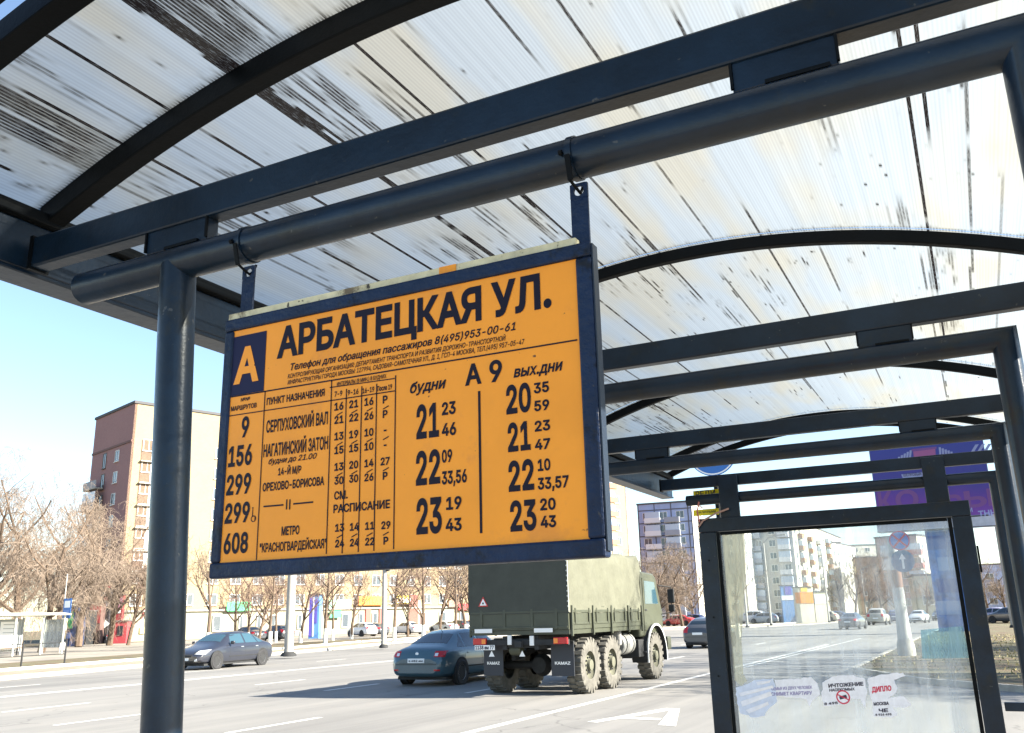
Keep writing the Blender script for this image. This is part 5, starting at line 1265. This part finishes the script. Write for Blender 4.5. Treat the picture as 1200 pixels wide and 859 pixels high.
# ================================================================== BUILDINGS
def V2(p): return Vector((p.x, p.y, 0))
_wm = {}
def win_mesh(w_, h_, fm, panes):
    k = (round(w_, 2), round(h_, 2), fm.name, panes)
    if k in _wm: return _wm[k]
    f = MB(); t = .07
    f.box((-w_/2, -.06, 0), (-w_/2+t, .02, h_)).box((w_/2-t, -.06, 0), (w_/2, .02, h_)).box((-w_/2+t, -.06, h_-t), (w_/2-t, .02, h_)).box((-w_/2+t, -.06, 0), (w_/2-t, .02, t))
    for i in range(1, panes): x = -w_/2+w_*i/panes; f.box((x-t/2, -.055, t), (x+t/2, .02, h_-t))
    f.box((-w_/2-.08, -.16, -.06), (w_/2+.08, .02, -.002))
    fo = f.build('window', fm); po = MB().box((-w_/2+t, -.015, t), (w_/2-t, .015, h_-t)).build('pane', M['glass_win'])
    _wm[k] = (fo.data, po.data); bpy.data.objects.remove(fo); bpy.data.objects.remove(po); return _wm[k]
def put_win(parent, p, ang, w_, h_, fm, panes=2):
    fm_, pm_ = win_mesh(w_, h_, fm, panes)
    o = bpy.data.objects.new('window', fm_); C.objects.link(o); o.parent = parent; o.location = p; o.rotation_euler = (0, 0, ang)
    q = bpy.data.objects.new('pane', pm_); C.objects.link(q); q.parent = o
def visible(p, x0=-25, x1=1225, y0=-40, y1=900):
    a, b = seen(p)
    if not (x0 < a < x1 and y0 < b < y1): return False
    if 262 < a < 700 and b < 655 - (a-262)*.03: return False      # wholly behind the timetable board
    return True
def block(name, label, cat, A, u, L_, dep, H, mats, fl=2.8, top=1.4, base=1.0, cols=None, wins=None, side=None, parapet=True, uvs=1.0):
    """slab with its facade from A along unit u (facing right of u ... -perp), depth to the left"""
    u = Vector((u.x, u.y, 0)).normalized(); v = Vector((-u.y, u.x, 0)); A = V2(A)
    t = thing(name, label, cat, (A.x, A.y, 0))
    def wall(nm, p0, p1, m):
        d = (p1-p0); n = Vector((d.y, -d.x, 0)).normalized()
        mb = MB(); q = [p0, p1, p1-n*.3, p0-n*.3]
        mb.prism([Vector((x.x, x.y, 0)) for x in q], (0, 0, H)); o = mb.build(nm, m, t)
        uvl = o.data.uv_layers.new(name='UVMap'); dn = d.normalized()
        for lp in o.data.loops:
            c_ = o.data.vertices[lp.vertex_index].co; uvl.data[lp.index].uv = ((c_-p0).dot(dn)*uvs, c_.z*uvs)
        return o
    wall('facade', Vector(), u*L_, mats[0]); wall('end_wall', u*L_-v*0+u*.003, u*L_+u*.003+v*dep, mats[1]); wall('end_wall', v*dep-u*.003, -u*.003, mats[1]); wall('rear_wall', u*L_+v*dep, v*dep, mats[1])
    r_ = MB().prism([-u*.15-v*.15, u*(L_+.15)-v*.15, u*(L_+.15)+v*(dep+.15), -u*.15+v*(dep+.15)], (0, 0, .35)); [setattr(q, 'z', q.z+H+.002) for q in r_.v]; r_.build('roof', M['roofing'], t)
    return t, A, u, v
def wins_on(t, A, O, d, n_out, L_, floors, fl, z0, step, w_, h_, fm, panes=2, x0=1.2, skip=None, limit=260):
    """rows of windows on the face starting at O (local), running along d, outward n_out"""
    cnt = 0; ang = math.atan2(d.y, d.x)
    if (Vector((d.y, -d.x, 0))-n_out).length > .5: ang += pi
    k = int((L_-x0*1.2)/step)+1
    for i in range(k):
        for j in range(floors):
            if skip and skip(i, j): continue
            p = O+d*(x0+i*step)+Vector((0, 0, z0+j*fl))+n_out*.02
            if not visible(A+p+Vector((0, 0, h_/2))): continue
            put_win(t, p, ang, w_, h_, fm, panes); cnt += 1
            if cnt >= limit: return
# long brick slab: brown end wall towards us, pale sunlit facade with shops below
a = V2(G(133, 107)); b = V2(G(236, 114.6)); u1 = (b-a).normalized(); v1 = Vector((-u1.y, u1.x, 0))
H1 = 29.4
lb, LA, u1, v1 = block('apartment_building', 'long brick apartment building with brown end wall and shops along the ground floor', 'building', a, u1, 101, 13, H1, (M['brick_pale'], M['brick_red']))
wins_on(lb, LA, Vector(), u1, -v1, 100, 7, 2.75, 6.9, 3.3, 1.5, 1.5, M['win_frame'], 2, 2.2, skip=lambda i, j: i in (1, 2))
wins_on(lb, LA, Vector(), u1, -v1, 100, 1, 2.75, 4.2, 3.3, 1.5, 1.4, M['win_frame'], 2, 2.2)
# end wall windows
ew = Vector((0, 0, 0))
wins_on(lb, LA, ew, v1, -u1, 6, 7, 2.8, 5.6, 4.6, 1.25, 1.5, M['win_frame'], 2, 4.3)
wins_on(lb, LA, ew, v1, -u1, 11, 7, 2.8, 5.2, 4.6, 1.1, 2.1, M['win_brown'], 2, 8.4)
def lb_box(name, o, du, dv, z0, z1, m, bev=.0):       # box from origin o running du along u1, dv outward (facade) or along v1
    MB().prism([o+Vector((0, 0, z0)), o+du+Vector((0, 0, z0)), o+du+dv+Vector((0, 0, z0)), o+dv+Vector((0, 0, z0))], (0, 0, z1-z0)).build(name, m, lb, bevel=bev)
for z in (11.3, 24.4): lb_box('string_course', v1*0-u1*.012, v1*13, -u1*.10, z, z+.28, plain('brown_course', (.16, .09, .08), .9))
BAL = plain('balcony_grey', (.34, .33, .34), .8)
for j, z in enumerate((8.0, 10.8, 13.6, 16.4, 19.2)):
    o = v1*7.3-u1*.31
    lb_box('balcony', o, v1*4.3, -u1*1.0, z, z+.16, M['concrete']); lb_box('balcony_parapet', o-u1*.92+Vector((0, 0, .161)), v1*4.3, -u1*.08, z, z+.95, BAL)
    if j in (1, 3): lb_box('balcony_glazing', o-u1*.9+Vector((0, 0, 1.12)), v1*4.2, -u1*.05, z, z+1.35, plain('glazed_balcony', (.40, .47, .58), .3))
# loggia bay on the facade close to the corner: brown recess framed in brick with pale infill
BRN = plain('loggia_brown', (.15, .10, .07), .9, var=.3)
for j in range(6):
    z = 8.1+j*2.8
    if j == 2 or j == 5: pass
    lb_box('loggia_recess', u1*1.3-v1*.02+Vector((0, 0, 0)), u1*4.6, -v1*.04, z, z+2.7, BRN)
    lb_box('loggia_screen', u1*2.6-v1*.07, u1*3.1, -v1*.06, z+.15, z+2.45, plain('pale_screen', (.7, .68, .6), .7))
    lb_box('loggia_slab', u1*1.2-v1*.02, u1*4.9, -v1*.45, z-.13, z-.003, M['concrete'])
# ground floor shops
PAL = plain('shop_plaster', (.29, .285, .21), .85, var=.08, vscale=.6)
lb_box('shop_front', u1*.1-v1*.02, u1*100.5, -v1*.5, 0, 3.6, PAL, .02)
lb_box('shop_cornice', u1*.1-v1*.52, u1*100.5, -v1*.3, 3.45, 3.68, M['concrete'], .02)
def sgn(px0, px1, z0, z1, m, name='shop_sign', out=.62, text=None, tm=None, th=.6):
    # distance along the facade where bearing px crosses it
    def s_at(px):
        lo, hi = 0, 101
        for _ in range(30):
            mid = (lo+hi)/2
            if seen(LA+u1*mid)[0] < px: lo = mid
            else: hi = mid
        return lo
    s0, s1 = s_at(px0), s_at(px1)
    o = u1*s0-v1*out
    if m: lb_box(name, o, u1*(s1-s0), -v1*.18, z0, z1, m, .02)
    if text:
        A_ = LA+u1*s0-v1*(out+.19)+Vector((0, 0, z0+.1)); B_ = LA+u1*s1-v1*(out+.19)+Vector((0, 0, z0+.1))
        lettering(text, A_, B_, th, UP, tm, lb, -v1, .03, .03)
    return s0, s1
AWG = plain('awning_green', (.06, .50, .20), .6); AWO = plain('sign_orange', (.80, .28, .04), .6); AWR = plain('awning_red', (.62, .04, .05), .6); YEL = plain('sign_yellow', (.80, .55, .05), .6)
sgn(161, 172, 2.6, 3.9, None, text='АО', tm=plain('red_letters', (.55, .06, .08), .6), th=1.25, out=.45)
sgn(160, 186, .9, 1.6, plain('yellow_band', (.75, .62, .3), .8), 'painted_band', .53)
sgn(259, 287, 3.4, 4.6, AWG, 'awning', .9); sgn(381, 407, 3.5, 4.8, plain('sign_mint', (.30, .62, .42), .6)); sgn(381, 394, 2.3, 3.3, AWG, 'awning', .9)
sgn(416, 448, 4.0, 5.3, AWO, text='АПТЕКА 24', tm=YEL, th=.9); sgn(461, 477, 4.2, 5.4, YEL, text='ШИНЫ', tm=plain('sign_white', (.8, .8, .8), .4), th=.8)
sgn(521, 535, 3.6, 4.6, plain('brown_awning', (.30, .18, .14), .8), 'awning', .9); sgn(532, 550, 3.1, 4.1, AWR, 'awning', 1.0)
for p0, p1 in ((425, 431), (441, 447)): sgn(p0, p1, .3, 3.4, plain('brick_pier_red', (.42, .11, .09), .8), 'red_pier', .53)
for p0, p1, m in ((205, 211, M['glass_win']), (245, 255, M['glass_win']), (276, 281, M['glass_win']), (297, 302, M['glass_win']), (314, 319, M['glass_win']), (345, 350, M['glass_win']), (397, 405, M['glass_win']), (417, 422, M['glass_win']), (433, 439, M['glass_win']), (488, 496, plain('gate_dark', (.08, .05, .04), .8)), (512, 519, M['glass_win']), (536, 541, M['glass_win']), (722, 735, M['glass_win'])):
    s0, s1 = sgn(p0, p1, .9, 2.9, M['win_frame'], 'shop_window_frame', .53); lb_box('shop_window', u1*(s0+.12)-v1*.72, u1*(s1-s0-.24), -v1*.02, 1.02, 2.78, m)
s0, s1 = sgn(476, 486, 0, 5.5, plain('gateway_brick', (.26, .10, .08), .9, var=.2), 'gateway_pier', .53); s0, s1 = sgn(486.5, 489.5, 0, 4.6, plain('gateway_inner', (.6, .5, .4), .9), 'gateway_post', .5)
# brown balconies near the far end
for k in range(7):
    for px in (727,):
        z = 9.5+2.8*k; s0, s1 = sgn(px-5, px+4, z, z+1.0, plain('brown_balcony', (.30, .17, .10), .8), 'balcony', .0)
        s0, s1 = sgn(px-4.5, px+1, z+1.05, z+2.2, plain('glazed_balcony', (.40, .47, .58), .3), 'balcony_glazing', .0)
# low pale buildings that fill the end of the view
def slab(px0, px1, D0, D1, H, dep, label, m0, m1, fl=2.8, step=3.2, w_=1.6, h_=1.5, fm='win_frame', panes=2, z0=1.2, floors=None, sidewin=True, balc=None, joints=False, cat='building'):
    a = V2(G(px0, D0)); b = V2(G(px1, D1)); u = (b-a); L_ = u.length; u = u.normalized()
    t, A, u, v = block('apartment_building', label, cat, a, u, L_, dep, H, (m0, m1))
    n_ = floors or int((H-1.2)/fl)
    wins_on(t, A, Vector(), u, -v, L_, n_, fl, z0+.9, step, w_, h_, M[fm], panes, step*.55)
    if sidewin: wins_on(t, A, u*L_+u*.004, v, u, dep, n_, fl, z0+.9, 4.0, 1.4, 1.5, M[fm], 2, 2.2)
    def bx(nm, o, du, dv, za, zb, m): MB().prism([o+Vector((0, 0, za)), o+du+Vector((0, 0, za)), o+du+dv+Vector((0, 0, za)), o+dv+Vector((0, 0, za))], (0, 0, zb-za)).build(nm, m, t)
    if joints:
        for j in range(n_+1): bx('panel_joint', -v*.003, u*L_, -v*.03, z0+j*fl, z0+j*fl+.24, M['joint'])
        x = 0.0
        while x < L_: bx('panel_joint', u*x-v*.035, u*.22, -v*.02, 1, H, M['joint']); x += joints
    if balc:
        for x, wd, m in balc:
            for j in range(n_):
                if not visible(A+u*x+Vector((0, 0, z0+j*fl)), 690, 1210, 560, 760): continue
                z = z0+j*fl+.1
                bx('balcony', u*x-v*.06, u*wd, -v*1.0, z, z+1.05, m); 
                if (j+int(x)) % 3: bx('balcony_glazing', u*(x+.1)-v*.1, u*(wd-.2), -v*.85, z+1.053, z+2.3, plain('glazed_balcony', (.40, .47, .58), .3))
                bx('balcony_slab', u*(x-.05)-v*.05, u*(wd+.1), -v*1.1, z-.14, z-.003, M['concrete'])
    return t, A, u, v, L_
WB = plain('white_balcony', (.62, .63, .66), .7); GB = plain('grey_balcony', (.28, .30, .36), .8)
slab(755, 821, 188, 184, 24.6, 14, 'bluish grey panel apartment block with glazed balconies behind the truck cab', M['panel_blue'], M['panel_white'], 2.75, 3.6, 1.7, 1.5, joints=3.6, balc=((1.6, 3.4, WB), (5.9, 3.2, GB)), z0=1.2)  # shade and sun put into the colours: bluish facade, white end wall
slab(853, 879, 196, 194, 21.0, 12, 'bright white tower at the left edge of the glass', M['panel_white'], M['panel_white'], 2.8, 3.4, 1.5, 1.4)
t, A, u, v, L_ = slab(939, 996, 200, 262, 22.2, 12.5, 'tall cream sunlit tower with a grey shaded end wall seen through the glass', M['render_pale'], M['panel_grey'], 2.8, 5.5, 1.7, 1.5, balc=((6, 3, plain('brown_balcony', (.30, .17, .10), .8)), (18, 3, plain('brown_balcony', (.30, .17, .10), .8)), (30, 3, WB), (44, 3, plain('brown_balcony', (.30, .17, .10), .8))))  # grey end wall: its shade is put into the wall colour
wins_on(t, A, Vector(), v, -u, 12.5, 7, 2.8, 2.1, 3.1, 1.5, 1.5, M['win_frame'], 2, 1.6)
for j in range(7):
    for o_, wd_, m_ in ((.7, 2.6, WB), (7.2, 2.8, GB)):
        z = 1.3+2.8*j; q0 = v*o_-u*.31
        MB().prism([q0+Vector((0, 0, z)), q0+v*wd_+Vector((0, 0, z)), q0+v*wd_-u*.9+Vector((0, 0, z)), q0-u*.9+Vector((0, 0, z))], (0, 0, 1.05)).build('balcony', m_, t)
        if (j+int(o_)) % 3: MB().prism([q0-u*.05+Vector((0, 0, z+1.053)), q0+v*wd_-u*.05+Vector((0, 0, z+1.053)), q0+v*wd_-u*.8+Vector((0, 0, z+1.053)), q0-u*.8+Vector((0, 0, z+1.053))], (0, 0, 1.3)).build('balcony_glazing', plain('glazed_balcony', (.40, .47, .58), .3), t)
slab(984, 1012, 240, 262, 19.5, 12, 'pale stepped block between the cream tower and the brown block', M['panel_white'], M['panel_white'], 2.8, 4, 1.7, 1.4)
slab(1010, 1044, 232, 230, 14.6, 14, 'brown brick block above the bare trees seen through the glass', M['panel_brown'], M['render_pale'], 2.9, 3.6, 1.7, 1.5)
slab(1004, 1040, 330, 330, 24.8, 14, 'pale grey far block peeping over the brown brick block', M['panel_white'], M['panel_white'], 2.9, 4.5, 1.8, 1.5)
slab(1037, 1087, 188, 182, 16.2, 14, 'pinkish apartment block with reddish balconies behind the round road signs', M['panel_pink'], M['render_pale'], 2.75, 3.3, 1.6, 1.4, balc=((1.2, 3.0, WB), (6.6, 3.2, plain('reddish_balcony', (.38, .13, .12), .8)), (11.8, 3.0, WB)))
slab(1092, 1120, 200, 198, 15.5, 12, 'grey-blue block half hidden by the blue billboard column', M['panel_blue'], M['panel_white'], 2.8, 3.4, 1.6, 1.4)
slab(1076, 1103, 140, 139, 6.5, 8, 'low cream building at the foot of the pinkish block', M['render_pale'], M['render_pale'], 3, 3.4, 1.6, 1.4)
slab(1156, 1225, 210, 204, 11.0, 14, 'long bluish low block beyond the verge at the right edge', M['panel_blue'], M['panel_white'], 2.8, 3.6, 1.7, 1.4)
# shop signs on the avenue seen through the glass
stall(919, 934, 121, 4.9, 'advert_board', 'blue advert board standing before the grey panel block', 'advert board', plain('kiosk_blue', (.10, .24, .50), .6), depth=.5, rows=(('white_band', .0, 1, .62, .74, M['white']), ('violet_cap', .3, .8, .76, .98, plain('violet_advert', (.10, .08, .38), .6))))
stall(935, 956, 119, 4.6, 'shop_sign_board', 'big orange shop board with yellow cap seen through the glass', 'advert board', plain('cream_wall', (.6, .56, .42), .8), depth=.8, rows=(('orange_field', .0, 1, .55, .86, AWO), ('yellow_cap', .35, .72, .88, 1.0, YEL)))
stall(957, 972, 122, 4.0, 'shop_sign_board', 'white shop board right of the orange one', 'advert board', plain('cream_wall', (.6, .56, .42), .8), depth=.8, rows=(('white_field', .05, .95, .62, .9, M['white']),))
for px, D, lb_ in ((876, 96, 'thin lamp post at the left of the glass before the grey block'), (904, 104, 'thin lamp post in the middle of the grey block seen through glass'), (972, 118, 'thin lamp post at the right end of the parked row in the glass'), (1016, 150, 'thin lamp post before the brown brick block'), (1187, 66, 'dark thin lamp post at the right edge beyond the verge')):
    lamp(px, D, .13, lb_, 9.5 if px != 1016 else 8)

# ================================================================== TREES
def tree_mesh(seed, h=9, spread=.5, levels=5, droop=0.0, trunk=.16, density=1.0, twig_r=.011, first=.28, maxseg=5200):
    rn = random.Random(seed); thick = []; thin = []
    def grow(p, d, L_, r_, lv, maxlv):
        n = 4 if lv < 2 else 3; q = p.copy(); dd = d.copy(); pts = [q.copy()]
        for i in range(n):
            j = Vector((rn.uniform(-1, 1), rn.uniform(-1, 1), rn.uniform(-.6, .9)))*(.13+.05*lv)
            dd = (dd+j+Vector((0, 0, -droop*(lv-1)*.35 if lv > 1 else .04))).normalized(); q = q+dd*L_/n; pts.append(q.copy())
        rs = [r_*(1-.55*i/n) for i in range(n+1)]
        (thick if lv < 2 else thin).append((pts, rs))
        if lv >= maxlv: return
        k = int((4+rn.random()*2.2)*density) if lv else int(6*density+rn.random()*2)
        for c_ in range(k):
            f = rn.uniform(first if lv == 0 else .2, 1.0); idx = min(n-1, int(f*n)); base = pts[idx].lerp(pts[idx+1], f*n-idx)
            ax = (pts[idx+1]-pts[idx]).normalized(); side = ax.orthogonal().normalized(); side.rotate(Matrix.Rotation(rn.uniform(0, 2*pi), 3, ax))
            nd = (ax*(.62-.1*lv)+side*(spread+.25*rn.random())+Vector((0, 0, .18 if droop == 0 else .05))).normalized()
            grow(base, nd, L_*(.52+.22*rn.random())*(1-.15*f), max(rs[idx]*.55, twig_r*.6), lv+1, maxlv)
    grow(Vector((0, 0, 0)), Vector((rn.uniform(-.1, .1), rn.uniform(-.1, .1), 1)).normalized(), h*.62, trunk, 0, levels-1)
    tm = MB(); cm = MB()
    for pts, rs in thick: tm.sweep(pts, rs, 7, cap=False)
    if len(thin) > maxseg: thin = thin[:0]+rn.sample(thin, maxseg)
    for pts, rs in thin:
        cm.sweep(pts, [max(x, twig_r*.75) for x in rs], 3, cap=False)
    return tm, cm
def tree_proto(seed, **kw):
    tw = kw.pop('twig', 'twig'); wash = kw.pop('wash', False)
    tm, cm = tree_mesh(seed, **kw)
    a = tm.build('trunk', M['bark']); b = cm.build('crown', M[tw]); 
    r_ = (a.data, b.data); bpy.data.objects.remove(a); bpy.data.objects.remove(b)
    w_ = None
    if wash:
        o = MB().sweep([(0, 0, -.02), (0, 0, 1.15)], kw.get('trunk', .16)*1.12, 9).build('whitewash', M['whitewash']); w_ = o.data; bpy.data.objects.remove(o)
    return r_+(w_,)
PT = [tree_proto(1, h=9, spread=.55, wash=True, trunk=.15), tree_proto(2, h=8.5, spread=.65, wash=True, trunk=.14, twig='twig2'), tree_proto(3, h=9.5, spread=.45, wash=True, trunk=.17, twig='twig2'),
      tree_proto(4, h=15, spread=.6, droop=.55, trunk=.34, density=1.18, twig_r=.014, maxseg=4300, levels=6), tree_proto(5, h=16, spread=.62, droop=.4, trunk=.36, density=1.18, twig_r=.014, maxseg=4300, levels=6), tree_proto(9, h=7.5, spread=.7, wash=False, trunk=.15, twig='twig2')]
def tree(px, D, k, s_, label, rz=0, group=None, z=.12, lean=0):
    p = G(px, D, z); t = thing('bare_tree', label, 'tree', (p.x, p.y, z), rz, group); t.scale = (s_, s_, s_)
    if lean: t.rotation_euler = (0, lean, rz)
    for nm, me in (('trunk', PT[k][0]), ('crown', PT[k][1]), ('whitewash', PT[k][2])):
        if me is None: continue
        o = bpy.data.objects.new(nm, me); C.objects.link(o); o.parent = t
G1 = 'tall tan trees at the far left'
for px, D, k, s_, lb_ in ((-30, 66, 3, 1.05, 'tan drooping tree at the very left edge behind the opposite shelter'), (22, 74, 4, 1.0, 'tan tree rising behind the middle of the opposite shelter'), (48, 64, 3, .80, 'tan tree just left of the blue bus stop sign'),
                          (92, 80, 4, .92, 'big tan tree between the blue stop sign and the brick end wall'), (128, 84, 3, .90, 'tan drooping tree in front of the brick end wall'), (150, 82, 5, 1.25, 'upright tree with forked trunk before the brick corner'),
                          (-5, 90, 4, 1.1, 'hazy tan tree farthest back at the left edge'), (70, 98, 3, 1.2, 'tall tan tree behind the kiosks'), (112, 100, 4, .95, 'tall tan tree behind the red panels')):
    tree(px, D, k, s_, lb_, rz=px*.7, group=G1)
G2_ = 'whitewashed street trees before the shops'
row = [(243, 62, 0, .95, 'dark forked tree right of the front shelter post'), (276, 74, 2, .8, 'slim tree at the left of the row before the green awning'), (290, 70, 1, .85, 'tree over the dark grey sedan bonnet before the green awning'), (303, 76, 5, .9, 'thin tree right of the green awning'),
       (316, 64, 1, .9, 'thicker tree left of the thick lamp post'), (323, 80, 0, .8, 'leaning thin tree right behind the thick lamp post'), (352, 72, 2, .8, 'thin tree just right of the thick lamp post'), (381, 66, 1, 1.0, 'spreading tree with dark trunk right of the blue kiosk'),
       (390, 82, 0, .85, 'leaning tree before the mint shop sign'), (412, 84, 2, .85, 'slender tree left of the orange shop sign'), (462, 70, 0, .95, 'curved tree right of the slimmer lamp post'), (478, 88, 5, 1.0, 'thin tree in front of the brick gateway'),
       (496, 68, 1, 1.05, 'wide dark tree right of the brick gateway above the slate blue car'), (515, 86, 2, .95, 'pinkish tree behind the roof of the slate blue car'), (534, 80, 0, 1.0, 'tree in front of the red awning'), (546, 84, 2, .95, 'tree just right of the red awning'), (556, 90, 5, 1.1, 'tree touching the left edge of the truck canvas')]
for i, (px, D, k, s_, lb_) in enumerate(row): tree(px, D, k, s_, lb_, rz=i*1.7, group=G2_)
G3_ = 'bare trees behind the parked cars on the avenue'
row = [(752, 118, 4, .62, 'tree just right of the truck cab roof'), (768, 112, 3, .66, 'tree behind the truck mirror'), (783, 122, 4, .70, 'tree below the middle of the bluish block'), (800, 116, 3, .68, 'tree left of the white wall edge'), (815, 126, 4, .68, 'tree beside the left bar of the glazed panel'),
       (760, 140, 3, .8, 'hazier tree behind the one by the cab'), (792, 142, 4, .78, 'hazier tree behind the middle ones'), (866, 60, 0, .75, 'small twiggy tree at the cream film on the glass'), (988, 150, 3, .72, 'tree under the pale stepped block'), (1003, 160, 4, .78, 'tree left of the brown brick block'), (1018, 155, 3, .8, 'tree in the middle of the brown brick block'),
       (1034, 150, 4, .72, 'tree between the brown and the pinkish block'), (1052, 140, 5, 1.1, 'tree behind the concrete pole'), (1086, 135, 3, .6, 'tree before the low cream building'), (1158, 150, 4, .6, 'tree in the gap at the left of the bluish low block'), (1180, 145, 3, .62, 'tree before the bluish low block at the right edge')]
for i, (px, D, k, s_, lb_) in enumerate(row): tree(px, D, k, s_, lb_, rz=i*2.1, group=G3_)
# trees on the near verge to the right: outside the picture, their shadows cross the road and the verge
G4_ = 'trees on the verge right of the picture'
for i, (x, y, k, s_) in enumerate(((6.5, 27.5, 3, .75), (9.5, 33, 4, .8), (8, 40, 3, .85), (12, 46, 4, .8), (7.5, 22.2, 5, 1.0), (15, 30, 3, .9))):
    t = thing('bare_tree', 'bare tree on the brown verge beyond the right edge of the picture', 'tree', (x, y, .11), i*1.3, G4_); t.scale = (s_,)*3
    for nm, me in (('trunk', PT[k][0]), ('crown', PT[k][1])):
        o = bpy.data.objects.new(nm, me); C.objects.link(o); o.parent = t
